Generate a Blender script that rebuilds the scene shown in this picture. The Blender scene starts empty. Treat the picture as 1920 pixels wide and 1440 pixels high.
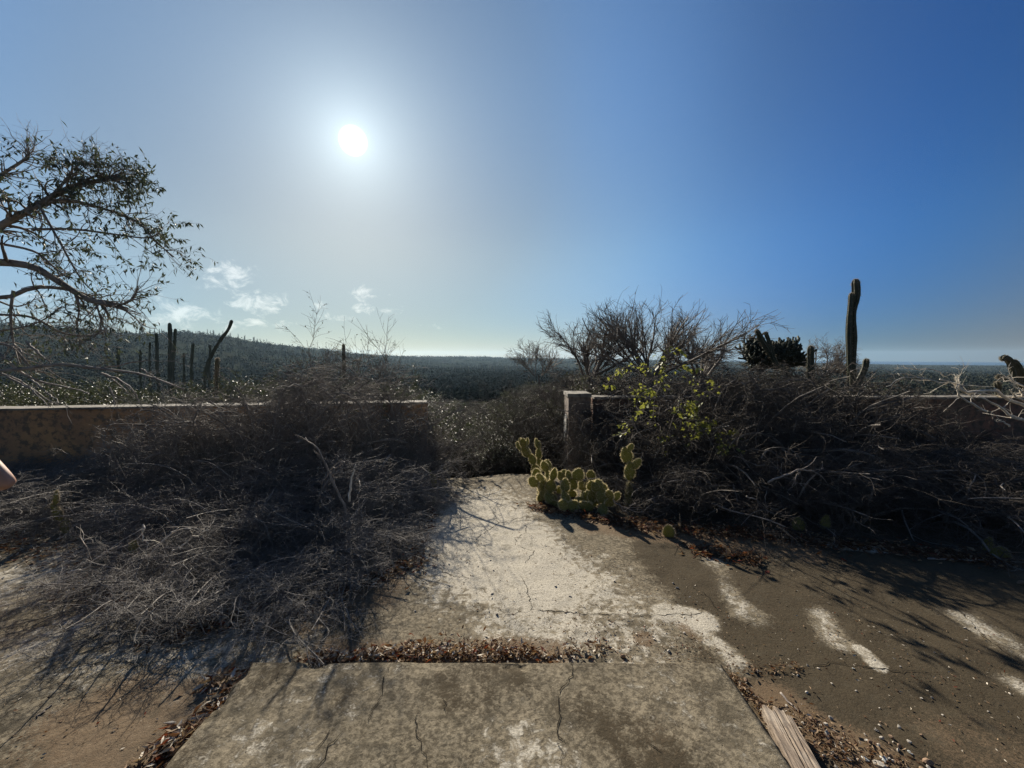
import bpy, math, random
import numpy as np
from mathutils import Vector, Matrix

# ------------------------------------------------------------------ camera, sky, sun, exposure
sc = bpy.context.scene
COL = sc.collection
CAM_H = 1.6
F = 746.7                      # focal length in pixels of the 1920 wide photograph
PITCH = math.atan((720 - 668) / F)
cd = bpy.data.cameras.new('camera')
cam = bpy.data.objects.new('camera', cd)
COL.objects.link(cam)
cd.sensor_width = 36.0
cd.lens = 36.0 * F / 1920
cd.clip_start = 0.05
cd.clip_end = 20000
cam.location = (0, 0, CAM_H)
cam.rotation_euler = (math.pi / 2 - PITCH, 0, 0)
sc.camera = cam

def ray(px, py):
    u = (px - 960) / F
    v = (720 - py) / F
    return np.array([u, math.cos(PITCH) + v * math.sin(PITCH), -math.sin(PITCH) + v * math.cos(PITCH)])

def ground(px, py, z=0.0):
    """point of the level z that the photograph shows at this pixel"""
    d = ray(px, py)
    t = (z - CAM_H) / d[2]
    return np.array([d[0] * t, d[1] * t, z])

def at(px, py, Y):
    """point at the forward distance Y that the photograph shows at this pixel"""
    d = ray(px, py)
    t = Y / d[1]
    return np.array([d[0] * t, Y, CAM_H + d[2] * t])

s = ray(662, 264)
s = s / np.linalg.norm(s)
SUN_DIR = Vector(s)
SUN_EL = math.asin(s[2])
SUN_AZ = math.atan2(s[0], s[1])       # positive to the right of +Y

EXPOSURE = 0.8
sc.view_settings.view_transform = 'Standard'
sc.view_settings.look = 'None'
sc.view_settings.gamma = 1.0
sc.view_settings.exposure = EXPOSURE
sc.view_settings.use_curve_mapping = False
sc.render.engine = 'CYCLES'
sc.cycles.use_denoising = True
sc.cycles.denoising_prefilter = 'NONE'
sc.cycles.max_bounces = 6
sc.cycles.diffuse_bounces = 2
sc.cycles.glossy_bounces = 2
sc.cycles.transmission_bounces = 3
sc.cycles.volume_bounces = 0
sc.cycles.sample_clamp_indirect = 4.0

ld = bpy.data.lights.new('sun', 'SUN')
sun = bpy.data.objects.new('sun', ld)
COL.objects.link(sun)
ld.energy = 5.0
ld.angle = math.radians(0.55)
ld.color = (1.0, 0.91, 0.76)
sun.rotation_euler = SUN_DIR.to_track_quat('Z', 'Y').to_euler()
sun.location = (-20, 60, 40)

class NT:
    """small helper to write node graphs"""
    def __init__(self, tree):
        self.t = tree
        self.n = tree.nodes
        self.l = tree.links
    def node(self, typ, **kw):
        nd = self.n.new(typ)
        for k, v in kw.items():
            setattr(nd, k, v)
        return nd
    def put(self, sock, v):
        if hasattr(v, 'is_output'):
            self.l.new(v, sock)
        else:
            sock.default_value = v
    def math(self, op, a, b=0.0, c=None, clamp=False):
        nd = self.node('ShaderNodeMath', operation=op, use_clamp=clamp)
        self.put(nd.inputs[0], a)
        self.put(nd.inputs[1], b)
        if c is not None:
            self.put(nd.inputs[2], c)
        return nd.outputs[0]
    def mix(self, f, a, b, mode='MIX'):
        nd = self.node('ShaderNodeMix', data_type='RGBA', blend_type=mode)
        nd.clamp_factor = True
        self.put(nd.inputs[0], f)
        self.put(nd.inputs[6], a if hasattr(a, 'is_output') else (*a, 1) if len(a) == 3 else a)
        self.put(nd.inputs[7], b if hasattr(b, 'is_output') else (*b, 1) if len(b) == 3 else b)
        return nd.outputs[2]
    def noise(self, vec, scale, detail=4, rough=0.55, dist=0.0):
        nd = self.node('ShaderNodeTexNoise')
        if vec is not None:
            self.l.new(vec, nd.inputs['Vector'])
        nd.inputs['Scale'].default_value = scale
        nd.inputs['Detail'].default_value = detail
        nd.inputs['Roughness'].default_value = rough
        nd.inputs['Distortion'].default_value = dist
        return nd.outputs['Fac']
    def ramp(self, f, lo, hi):
        nd = self.node('ShaderNodeMapRange', interpolation_type='SMOOTHSTEP')
        self.put(nd.inputs[0], f)
        nd.inputs[1].default_value = lo
        nd.inputs[2].default_value = hi
        return nd.outputs[0]

world = bpy.data.worlds.new("World")
sc.world = world
world.use_nodes = True
W = NT(world.node_tree)
W.n.clear()
sky = W.node('ShaderNodeTexSky', sky_type='NISHITA')
sky.sun_disc = False
sky.sun_elevation = SUN_EL
sky.sun_rotation = SUN_AZ
sky.altitude = 0
sky.air_density = 1.0
sky.dust_density = 0.3
sky.ozone_density = 1.0
SKY_STRENGTH = 0.05
geo = W.node('ShaderNodeTexCoord').outputs['Generated']
dot = W.node('ShaderNodeVectorMath', operation='DOT_PRODUCT')
W.l.new(geo, dot.inputs[0])
dot.inputs[1].default_value = SUN_DIR
ang = W.math('ARCCOSINE', W.math('MINIMUM', dot.outputs['Value'], 0.9999999))
sep = W.node('ShaderNodeSeparateXYZ')
W.l.new(geo, sep.inputs[0])
az = W.math('ARCTAN2', sep.outputs[0], sep.outputs[1])
el = W.math('ARCSINE', sep.outputs[2])
# thin low clouds, denser in the banks seen to the left
comb = W.node('ShaderNodeCombineXYZ')
W.put(comb.inputs[0], W.math('MULTIPLY', az, 1.0))
W.put(comb.inputs[1], W.math('MULTIPLY', el, 1.5))
cn = W.noise(comb.outputs[0], 24.0, 9, 0.66, 0.5)
def azel(px, py):
    d = ray(px, py)
    d /= np.linalg.norm(d)
    return math.atan2(d[0], d[1]), math.asin(d[2])
total = None
for (cx, cy, sx, sy, amp) in [(430, 520, 44, 24, 1.0), (478, 566, 44, 22, .95), (345, 592, 70, 22, .8), (450, 606, 80, 16, .6),
                              (300, 556, 24, 12, .5), (130, 470, 44, 26, .6), (240, 560, 30, 16, .45), (598, 570, 18, 9, .55),
                              (690, 552, 42, 13, .6), (705, 583, 42, 11, .75), (645, 596, 34, 9, .6), (795, 612, 34, 7, .5),
                              (30, 560, 70, 30, .55), (540, 606, 60, 9, .35)]:
    a0, e0 = azel(cx, cy)
    a1, _ = azel(cx + sx, cy)
    _, e1 = azel(cx, cy - sy)
    u = W.math('DIVIDE', W.math('SUBTRACT', az, a0), abs(a1 - a0) * 1.15)
    v = W.math('DIVIDE', W.math('SUBTRACT', el, e0), abs(e1 - e0) * 1.15)
    g = W.math('EXPONENT', W.math('MULTIPLY', W.math('ADD', W.math('MULTIPLY', u, u), W.math('MULTIPLY', v, v)), -1.0))
    g = W.math('MULTIPLY', g, amp)
    total = g if total is None else W.math('MAXIMUM', total, g)
cl = W.ramp(W.math('ADD', W.math('MULTIPLY', total, 0.85), W.math('MULTIPLY', W.math('SUBTRACT', cn, .5), 2.6)), .30, .95)
cl = W.math('MULTIPLY', cl, W.ramp(total, .05, .3))
# the deep dry blue of the visible sky away from the sun, paler towards it
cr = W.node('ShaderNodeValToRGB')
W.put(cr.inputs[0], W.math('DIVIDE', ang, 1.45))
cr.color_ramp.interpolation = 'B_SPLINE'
stops = [(0.0, (.80, .86, .86)), (.27, (1.27, 1.27, 1.16)), (.43, (1.28, 1.62, 1.85)), (.54, (.90, 1.38, 1.88)), (.68, (.47, 1.0, 1.80)), (.79, (.33, .86, 1.62)), (.9, (.64, .92, 1.28)), (1.0, (.88, .95, 1.02))]  # last stops, out of view, made neutral to take blue out of the shade
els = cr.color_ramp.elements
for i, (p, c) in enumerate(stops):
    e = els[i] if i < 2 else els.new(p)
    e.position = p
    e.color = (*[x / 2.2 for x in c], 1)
lowtint = W.mix(W.ramp(ang, .4, .95), (.46, .54, .70), (.82, .66, .76))
low = W.mix(W.ramp(el, 0.0, .27), lowtint, (1, 1, 1))
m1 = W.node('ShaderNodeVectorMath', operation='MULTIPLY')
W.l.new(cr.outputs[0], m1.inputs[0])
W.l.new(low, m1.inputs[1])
high = W.mix(W.ramp(ang, .45, .85), (1.06, 1.28, 1.5), (.9, .93, .97))
high = W.mix(W.ramp(el, .2, .62), (1, 1, 1), high)
low = W.mix(1.0, low, high, 'MULTIPLY')
W.l.new(low, m1.inputs[1])
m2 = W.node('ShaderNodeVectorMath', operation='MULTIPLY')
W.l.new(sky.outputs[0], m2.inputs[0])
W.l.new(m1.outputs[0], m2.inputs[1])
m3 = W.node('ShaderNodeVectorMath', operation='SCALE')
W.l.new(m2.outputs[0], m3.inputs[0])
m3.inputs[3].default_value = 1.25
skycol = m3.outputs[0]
# circumsolar glow of the dusty air and the sun itself
glow = W.math('ADD', W.math('MULTIPLY', W.math('EXPONENT', W.math('MULTIPLY', ang, -1 / .060)), 7.5),
              W.math('MULTIPLY', W.math('EXPONENT', W.math('MULTIPLY', ang, -1 / .25)), 1.3))
disc = W.math('MULTIPLY', W.math('SUBTRACT', 1.0, W.ramp(ang, .012, .030)), 40.0)
gl = W.node('ShaderNodeVectorMath', operation='SCALE')
gl.inputs[0].default_value = (.86, 1.0, 1.0)
W.put(gl.inputs[3], W.math('ADD', glow, disc))
add = W.node('ShaderNodeVectorMath', operation='ADD')
W.l.new(skycol, add.inputs[0])
W.l.new(gl.outputs[0], add.inputs[1])
cloudlit = W.node('ShaderNodeVectorMath', operation='ADD')
W.l.new(add.outputs[0], cloudlit.inputs[0])
cloudlit.inputs[1].default_value = (4.2, 3.8, 3.3)
final = W.mix(W.math('MULTIPLY', cl, 1.0), add.outputs[0], cloudlit.outputs[0])
bg = W.node('ShaderNodeBackground')
W.l.new(final, bg.inputs['Color'])
bg.inputs['Strength'].default_value = SKY_STRENGTH
wo = W.node('ShaderNodeOutputWorld')
W.l.new(bg.outputs[0], wo.inputs['Surface'])

# ------------------------------------------------------------------ helpers
rng = np.random.default_rng(7)

def nrm(v):
    return v / np.maximum(np.linalg.norm(v, axis=-1, keepdims=True), 1e-9)

def mesh_np(name, V, faces, smooth=False):
    """mesh from a vertex array and one or several (n, 3) / (n, 4) index arrays"""
    if not isinstance(faces, (list, tuple)):
        faces = [faces]
    faces = [np.asarray(f, dtype=np.int32) for f in faces if len(f)]
    V = np.asarray(V, dtype=np.float32).reshape(-1, 3)
    idx = np.concatenate([f.ravel() for f in faces])
    sizes = np.concatenate([np.full(len(f), f.shape[1], dtype=np.int32) for f in faces])
    starts = np.concatenate([[0], np.cumsum(sizes)[:-1]]).astype(np.int32)
    me = bpy.data.meshes.new(name)
    me.vertices.add(len(V))
    me.vertices.foreach_set('co', V.ravel())
    me.loops.add(len(idx))
    me.loops.foreach_set('vertex_index', idx)
    me.polygons.add(len(sizes))
    me.polygons.foreach_set('loop_start', starts)
    me.polygons.foreach_set('use_smooth', np.full(len(sizes), smooth, dtype=bool))
    me.update(calc_edges=True)
    return me

def link(name, me, m=None, parent=None, kind=None, label=None, cat=None, group=None):
    o = bpy.data.objects.new(name, me)
    COL.objects.link(o)
    if m is not None and me is not None:
        if not me.materials:
            me.materials.append(m)
    if parent is not None:
        o.parent = parent
    tag(o, label, cat, group, kind)
    return o

def tag(o, label=None, cat=None, group=None, kind=None):
    if label: o['label'] = label
    if cat: o['category'] = cat
    if group: o['group'] = group
    if kind: o['kind'] = kind
    return o

def empty(name, loc, label, cat, group=None, rz=0.0):
    o = bpy.data.objects.new(name, None)
    COL.objects.link(o)
    o.location = tuple(float(x) for x in loc)
    o.rotation_euler = (0, 0, rz)
    o.empty_display_size = .1
    return tag(o, label, cat, group)

def copy_thing(src, loc, rz, scale, label, group=None, mats=None):
    """a copy of a thing with copies of its parts (mesh data shared)"""
    r = src.copy()
    COL.objects.link(r)
    r.location = tuple(float(x) for x in loc)
    r.rotation_euler = (0, 0, rz)
    r.scale = scale if hasattr(scale, '__len__') else (scale,) * 3
    r['label'] = label
    if group: r['group'] = group
    for ch in list(src.children):
        c = ch.copy()
        COL.objects.link(c)
        c.parent = r
        if mats and ch.name.split('.')[0] in mats:
            c.material_slots[0].link = 'OBJECT'
            c.material_slots[0].material = mats[ch.name.split('.')[0]]
    return r

def tubes(P, R, S=3, cap=False):
    """tubes along N polylines of K points"""
    P = np.asarray(P, float)
    R = np.asarray(R, float)
    N, K, _ = P.shape
    T = np.empty_like(P)
    T[:, 1:-1] = P[:, 2:] - P[:, :-2]
    T[:, 0] = P[:, 1] - P[:, 0]
    T[:, -1] = P[:, -1] - P[:, -2]
    T = nrm(T)
    mean = nrm(P[:, -1] - P[:, 0])
    ref = np.where(np.abs(mean[:, 2:3]) < .8, np.array([[0, 0, 1.]]), np.array([[1., 0, 0]]))
    A = nrm(np.cross(T, ref[:, None, :] + 1e-4))
    B = np.cross(T, A)
    a = np.arange(S) * 2 * math.pi / S
    V = P[:, :, None, :] + R[:, :, None, None] * (A[:, :, None, :] * np.cos(a)[:, None] + B[:, :, None, :] * np.sin(a)[:, None])
    base = (np.arange(N) * K * S)[:, None, None] + (np.arange(K - 1) * S)[None, :, None]
    j = np.arange(S)
    j2 = (j + 1) % S
    q = np.stack([base + j, base + j2, base + S + j2, base + S + j], -1).reshape(-1, 4)
    F_ = [q]
    V = V.reshape(-1, 3)
    if cap:
        e = (np.arange(N) * K * S)[:, None]
        top = e + (K - 1) * S
        nv = len(V)
        V = np.concatenate([V, P[:, -1], P[:, 0]])
        c1 = nv + np.arange(N)[:, None]
        c0 = c1 + N
        F_.append(np.stack([top + j, top + j2, np.broadcast_to(c1, (N, S))], -1).reshape(-1, 3))
        F_.append(np.stack([e + j2, e + j, np.broadcast_to(c0, (N, S))], -1).reshape(-1, 3))
    return V, F_

def merge(parts):
    Vs, T3, T4, off = [], [], [], 0
    for V, Fs in parts:
        for f in Fs:
            (T3 if f.shape[1] == 3 else T4).append(f + off)
        Vs.append(V)
        off += len(V)
    out = []
    if T3: out.append(np.concatenate(T3))
    if T4: out.append(np.concatenate(T4))
    return np.concatenate(Vs), out

def walk(rng, pos, d, L, K, wig, up, r0, tip=.35, zmin=None):
    n = len(pos)
    L = np.broadcast_to(L, (n,))
    P = np.empty((n, K, 3))
    P[:, 0] = pos
    d = nrm(d)
    curv = rng.normal(size=(n, 3)) * wig
    for k in range(1, K):
        curv = .55 * curv + rng.normal(size=(n, 3)) * wig * .8
        d = nrm(d + curv + np.array([0, 0, up]))
        P[:, k] = P[:, k - 1] + d * (L / (K - 1))[:, None]
        if zmin is not None:
            P[:, k, 2] = np.maximum(P[:, k, 2], zmin)
    R = np.asarray(r0)[:, None] * np.linspace(1, tip, K)[None, :]
    return P, R

def sprout(rng, P, R, n, L, K, ang, wig, up, rf, tmin=.2, tmax=1.0, tip=.35, rmin=.0012, zmin=None):
    """n twigs that leave the given branches at random places"""
    N, Kp, _ = P.shape
    i = rng.integers(0, N, n)
    t = rng.uniform(tmin, tmax, n) * (Kp - 1)
    k = np.minimum(t.astype(int), Kp - 2)
    f = (t - k)[:, None]
    pos = P[i, k] * (1 - f) + P[i, k + 1] * f
    tan = nrm(P[i, k + 1] - P[i, k])
    r0 = np.maximum((R[i, k] * (1 - f[:, 0]) + R[i, k + 1] * f[:, 0]) * rf, rmin)
    rnd = rng.normal(size=(n, 3))
    perp = nrm(rnd - (rnd * tan).sum(-1, keepdims=True) * tan)
    a = rng.normal(ang[0], ang[1], n)[:, None]
    d = tan * np.cos(a) + perp * np.sin(a)
    Ls = rng.uniform(L[0], L[1], n)
    return walk(rng, pos, d, Ls, K, wig, up, r0, tip, zmin)

def leaf_batch(rng, pos, d, length, width, fold=.25, droop=.3):
    """folded, bent leaves of six vertices"""
    n = len(pos)
    d = nrm(d)
    rnd = rng.normal(size=(n, 3))
    side = nrm(np.cross(d, rnd))
    up = np.cross(side, d)
    L = np.broadcast_to(length, (n,))[:, None]
    w = np.broadcast_to(width, (n,))[:, None]
    b = pos
    m1 = pos + d * L * .45 - up * L * .02
    t = pos + d * L - up * L * droop
    l1 = m1 + side * w * .5 + up * w * fold
    r1 = m1 - side * w * .5 + up * w * fold
    V = np.stack([b, l1, m1, r1, t], 1).reshape(-1, 3)
    o = (np.arange(n) * 5)[:, None]
    F_ = np.concatenate([o + np.array([0, 1, 2]), o + np.array([0, 2, 3]), o + np.array([1, 4, 2]), o + np.array([2, 4, 3])])
    return V, [F_]

def resample(pts, K):
    pts = np.asarray(pts, float)
    # Catmull-Rom through the points
    p = np.concatenate([[2 * pts[0] - pts[1]], pts, [2 * pts[-1] - pts[-2]]])
    n = len(pts) - 1
    out = []
    for t in np.linspace(0, n, K):
        i = min(int(t), n - 1)
        f = t - i
        a, b, c, d = p[i], p[i + 1], p[i + 2], p[i + 3]
        out.append(.5 * ((2 * b) + (-a + c) * f + (2 * a - 5 * b + 4 * c - d) * f * f + (-a + 3 * b - 3 * c + d) * f ** 3))
    return np.array(out)

_tab = np.random.default_rng(99).random((256, 256))
def vnoise(x, y):
    xi, yi = np.floor(x).astype(int), np.floor(y).astype(int)
    fx, fy = x - xi, y - yi
    fx = fx * fx * (3 - 2 * fx); fy = fy * fy * (3 - 2 * fy)
    g = lambda a, b: _tab[a & 255, b & 255]
    return (g(xi, yi) * (1 - fx) + g(xi + 1, yi) * fx) * (1 - fy) + (g(xi, yi + 1) * (1 - fx) + g(xi + 1, yi + 1) * fx) * fy
def fbm(x, y, oct=5, gain=.5):
    s, a, t = 0, 1, 0
    for k in range(oct):
        s = s + a * vnoise(x * 2 ** k + 17.3 * k, y * 2 ** k + 5.1 * k)
        t += a
        a *= gain
    return s / t
def sst(a, b, x):
    t = np.clip((x - a) / (b - a), 0, 1)
    return t * t * (3 - 2 * t)

def grid_faces(ny, nx):
    i = np.arange(ny - 1)[:, None] * nx + np.arange(nx - 1)[None, :]
    i = i.ravel()
    return np.stack([i, i + 1, i + nx + 1, i + nx], -1)

# ------------------------------------------------------------------ materials
def mat(name, c1, c2=None, scale=6.0, rough=.85, spec=.25, bump=0.0, bscale=60.0, trans=0.0, tcol=None, lo=.35, hi=.65, per_object=0.0, detail=5):
    m = bpy.data.materials.new(name)
    m.use_nodes = True
    T = NT(m.node_tree)
    b = T.n['Principled BSDF']
    b.inputs['Roughness'].default_value = rough
    b.inputs['Specular IOR Level'].default_value = spec
    col = None
    co = T.node('ShaderNodeTexCoord').outputs['Object']
    if c2 is not None:
        f = T.ramp(T.noise(co, scale, detail), lo, hi)
        col = T.mix(f, c1, c2)
    if per_object:
        oi = T.node('ShaderNodeObjectInfo').outputs['Random']
        hs = T.node('ShaderNodeHueSaturation')
        T.put(hs.inputs['Value'], T.math('ADD', 1 - per_object, T.math('MULTIPLY', oi, 2 * per_object)))
        T.put(hs.inputs['Color'], col if col is not None else (*c1, 1))
        col = hs.outputs[0]
    if col is None:
        b.inputs['Base Color'].default_value = (*c1, 1)
    else:
        T.l.new(col, b.inputs['Base Color'])
    if bump:
        bn = T.node('ShaderNodeBump')
        bn.inputs['Strength'].default_value = bump
        bn.inputs['Distance'].default_value = .01
        T.l.new(T.noise(co, bscale, 5), bn.inputs['Height'])
        T.l.new(bn.outputs[0], b.inputs['Normal'])
    if trans:
        tr = T.node('ShaderNodeBsdfTranslucent')
        tr.inputs['Color'].default_value = (*(tcol or c1), 1)
        mx = T.node('ShaderNodeMixShader')
        mx.inputs[0].default_value = trans
        T.l.new(b.outputs[0], mx.inputs[1])
        T.l.new(tr.outputs[0], mx.inputs[2])
        T.l.new(mx.outputs[0], T.n['Material Output'].inputs['Surface'])
    return m

M = {}
M['twig_grey'] = mat('twig_grey', (.255, .232, .208), (.13, .116, .102), 3.0, .75, .3, per_object=.2)
M['twig_dark'] = mat('twig_dark', (.105, .088, .072), (.06, .05, .042), 3.0, .8, .3, per_object=.25)
M['twig_brown'] = mat('twig_brown', (.16, .13, .10), (.085, .07, .058), 3.0, .8, .3, per_object=.25)
M['twig_mid'] = mat('twig_mid', (.23, .20, .17), (.14, .12, .10), 3.0, .75, .3)
M['stem_grey'] = mat('stem_grey', (.26, .23, .20), (.12, .105, .09), 5.0, .75, .3, .4, 60)
M['bark'] = mat('bark', (.28, .245, .215), (.14, .12, .105), 9.0, .85, .2, .6, 40)
M['bleached'] = mat('bleached', (.78, .71, .60), (.6, .53, .43), 10.0, .7, .3, .3, 60)
M['deadwood'] = mat('deadwood', (.34, .30, .26), (.2, .17, .15), 8.0, .75, .3, .4, 60)
M['leaf_dark'] = mat('leaf_dark', (.075, .088, .066), (.11, .12, .085), 2.0, .6, .3, trans=.12, tcol=(.12, .15, .06))
M['leaf_gloss'] = mat('leaf_gloss', (.040, .050, .030), (.066, .072, .044), 2.0, .42, .4, trans=.08, tcol=(.16, .19, .06))
M['leaf_scrub'] = mat('leaf_scrub', (.075, .085, .055), (.12, .11, .075), 2.0, .5, .4, trans=.15, tcol=(.14, .15, .07))
M['leaf_lime'] = mat('leaf_lime', (.12, .15, .035), (.16, .17, .045), 2.0, .5, .3, trans=.42, tcol=(.32, .33, .06), per_object=.3)
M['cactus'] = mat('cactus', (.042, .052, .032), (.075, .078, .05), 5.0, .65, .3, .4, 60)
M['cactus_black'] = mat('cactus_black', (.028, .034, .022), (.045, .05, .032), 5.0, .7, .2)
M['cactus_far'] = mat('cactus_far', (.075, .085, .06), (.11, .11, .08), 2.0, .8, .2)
M['pad'] = mat('pad', (.175, .168, .042), (.25, .22, .07), 7.0, .6, .3, .4, 50, trans=.2, tcol=(.42, .42, .1), per_object=.15)
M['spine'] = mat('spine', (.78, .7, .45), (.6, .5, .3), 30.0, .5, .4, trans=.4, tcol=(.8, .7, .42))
M['spine_dark'] = mat('spine_dark', (.32, .27, .2), (.2, .16, .12), 30.0, .5, .4, trans=.3, tcol=(.5, .42, .3))

# ------------------------------------------------------------------ terrain, hills, sea
def terrain_z(x, y):
    r = np.hypot(x, y)
    azm = np.arctan2(x, y)
    # skyline of the photograph: azimuth -> elevation of the ridge
    px = [-700, -200, 0, 150, 250, 340, 420, 480, 560, 650, 740, 830, 960, 1150, 1500, 1700, 2100]
    py = [606, 602, 612, 619, 626, 629, 634, 644, 657, 668, 673, 673, 675, 677, 683, 688, 690]
    dist = [260, 260, 270, 280, 290, 300, 310, 330, 360, 420, 520, 700, 800, 900, 950, 980, 1000]
    A = np.array([math.atan2(p - 960, F) for p in px])
    Rr = np.interp(azm, A, dist)
    E = np.interp(azm, A, [(671 - q) / F for q in py])
    zr = CAM_H + E * Rr * np.cos(np.clip(azm, -1.2, 1.2))
    low = -0.3 - 5.0 * sst(6, 70, r) - 4.5 * sst(70, 420, r) - 9.0 * sst(250, 900, r) * sst(.15, .5, azm)
    z = low + (zr - low) * sst(.28, 1.0, r / Rr)
    back = sst(1.0, 2.2, r / Rr)
    z = z - back * np.where(azm > .25, 30, 10)
    n = fbm(x * .02 + 40, y * .02 + 9, 5) - .5
    z = z + n * 5.5 * sst(30, 160, r) * (1 - .75 * sst(.15, .5, azm)) * (1 - .8 * sst(.8, 1.0, r / Rr) * sst(.0, .2, azm))
    return z

front = np.linspace(-1.15, 1.15, 331)
side = np.linspace(1.15, 2 * math.pi - 1.15, 60)[1:-1]
AZ = np.concatenate([front, side])
RR = np.concatenate([[0.0, 2.5], np.geomspace(4.5, 1500, 110), [2000, 2500]])
gx = RR[:, None] * np.sin(AZ)[None, :]
gy = RR[:, None] * np.cos(AZ)[None, :]
gz = terrain_z(gx, gy)
gz[:2] = -0.32
nA, nR = len(AZ), len(RR)
V = np.stack([gx, gy, gz], -1).reshape(-1, 3)
i = np.arange(nR - 1)[:, None] * nA
j = np.arange(nA)[None, :]
q = np.stack([i + j, i + (j + 1) % nA, i + nA + (j + 1) % nA, i + nA + j], -1).reshape(-1, 4)[:, ::-1]
m = mat('dry_earth', (.034, .036, .026), (.026, .032, .022), .08, 1.0, 0.0, lo=.4, hi=.6)
link('terrain', mesh_np('terrain', V, q, True), m, kind='structure')

sm = bpy.data.materials.new('sea_water')
sm.use_nodes = True
T = NT(sm.node_tree)
b = T.n['Principled BSDF']
b.inputs['Base Color'].default_value = (.012, .04, .075, 1)
b.inputs['Roughness'].default_value = .3
b.inputs['Specular IOR Level'].default_value = .35
co = T.node('ShaderNodeTexCoord').outputs['Object']
bn = T.node('ShaderNodeBump')
bn.inputs['Strength'].default_value = .6
bn.inputs['Distance'].default_value = .6
T.l.new(T.noise(co, .08, 6), bn.inputs['Height'])
T.l.new(bn.outputs[0], b.inputs['Normal'])
a = np.linspace(-1.3, 1.6, 80)
rs = np.array([700., 1000, 1400, 1900, 2550])
V = np.stack([rs[:, None] * np.sin(a), rs[:, None] * np.cos(a), np.full((5, 80), -23.0)], -1).reshape(-1, 3)
link('sea', mesh_np('sea', V, grid_faces(5, 80)[:, ::-1]), sm, kind='structure')

# ------------------------------------------------------------------ the concrete yard
def concrete(name, soil=1.0):
    m = bpy.data.materials.new(name)
    m.use_nodes = True
    T = NT(m.node_tree)
    b = T.n['Principled BSDF']
    co = T.node('ShaderNodeTexCoord').outputs['Object']
    at_ = T.node('ShaderNodeAttribute', attribute_name='wear')
    sp = T.node('ShaderNodeSeparateColor')
    T.l.new(at_.outputs['Color'], sp.inputs[0])
    pale, crust, earth = sp.outputs[0], sp.outputs[1], sp.outputs[2]
    n1 = T.noise(co, 3.2, 8, .65, .4)
    n2 = T.noise(co, 17, 8, .68, .5)
    n3 = T.noise(co, 95, 5, .6)
    n4 = T.noise(co, 420, 3, .6)
    n5 = T.noise(co, 42, 8, .72, .3)
    n6 = T.noise(co, 1.1, 4, .6)
    base = T.mix(T.ramp(n1, .3, .7), (.12, .096, .062), (.26, .215, .148))
    base = T.mix(T.math('MULTIPLY', T.ramp(n2, .44, .66), .8), base, (.062, .054, .040))
    base = T.mix(T.math('MULTIPLY', T.ramp(n5, .40, .60), T.math('ADD', .5, T.math('MULTIPLY', n6, .8))), T.mix(.42, base, (.36, .31, .225)), T.mix(.72, base, (.048, .040, .028)))
    n7 = T.noise(co, 6.5, 9, .7, .6)
    n8 = T.noise(co, 75, 2, .5)
    base = T.mix(T.math('MULTIPLY', T.ramp(n7, .50, .64), .55), base, (.075, .062, .042))
    # lime skin where the surface is still whole
    pf = T.ramp(T.math('ADD', T.math('MULTIPLY', pale, 1.0), T.math('ADD', T.math('MULTIPLY', T.math('SUBTRACT', n2, .5), 2.2), T.math('ADD', T.math('MULTIPLY', T.math('SUBTRACT', n5, .5), 1.1), T.math('MULTIPLY', T.math('SUBTRACT', n1, .5), 1.2)))), .40, .76)
    base = T.mix(pf, base, T.mix(T.math('MULTIPLY', T.ramp(n3, .4, .62), 1.0), (.53, .485, .40), (.37, .335, .27)))
    # dark lichen crust
    cf = T.ramp(T.math('ADD', T.math('ADD', crust, T.math('MULTIPLY', T.math('SUBTRACT', n6, .5), 1.9)), T.math('ADD', T.math('MULTIPLY', T.math('SUBTRACT', n2, .5), 1.3), T.math('MULTIPLY', T.math('SUBTRACT', n3, .5), .8))), .38, .75)
    base = T.mix(T.math('MULTIPLY', cf, .94), base, T.mix(n3, (.036, .028, .018), (.085, .066, .041)))
    # earth washed onto it
    ef = T.ramp(T.math('ADD', earth, T.math('ADD', T.math('MULTIPLY', T.math('SUBTRACT', n1, .5), .9), T.math('MULTIPLY', T.math('SUBTRACT', n3, .5), .9))), .35, .7)
    base = T.mix(T.math('MULTIPLY', ef, .8), base, T.mix(n2, (.13, .085, .052), (.2, .145, .09)))
    # darker mould in blotches over everything, then grains and pores
    base = T.mix(T.math('MULTIPLY', T.ramp(n7, .53, .66), .5), base, (.085, .072, .05))
    base = T.mix(T.math('MULTIPLY', T.ramp(n8, .69, .74), .8), base, (.03, .024, .018))
    base = T.mix(T.math('MULTIPLY', T.ramp(n4, .56, .7), .55), base, (.035, .03, .024))
    base = T.mix(T.math('MULTIPLY', T.ramp(n3, .62, .75), .4), base, (.05, .044, .034))
    T.l.new(base, b.inputs['Base Color'])
    b.inputs['Roughness'].default_value = .92
    b.inputs['Specular IOR Level'].default_value = .1
    h = T.math('ADD', T.math('ADD', T.math('MULTIPLY', n2, .5), T.math('MULTIPLY', n5, .6)), T.math('ADD', T.math('MULTIPLY', n3, .4), T.math('MULTIPLY', n4, .2)))
    bn = T.node('ShaderNodeBump')
    bn.inputs['Strength'].default_value = .6
    bn.inputs['Distance'].default_value = .010
    T.l.new(h, bn.inputs['Height'])
    T.l.new(bn.outputs[0], b.inputs['Normal'])
    return m

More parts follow.
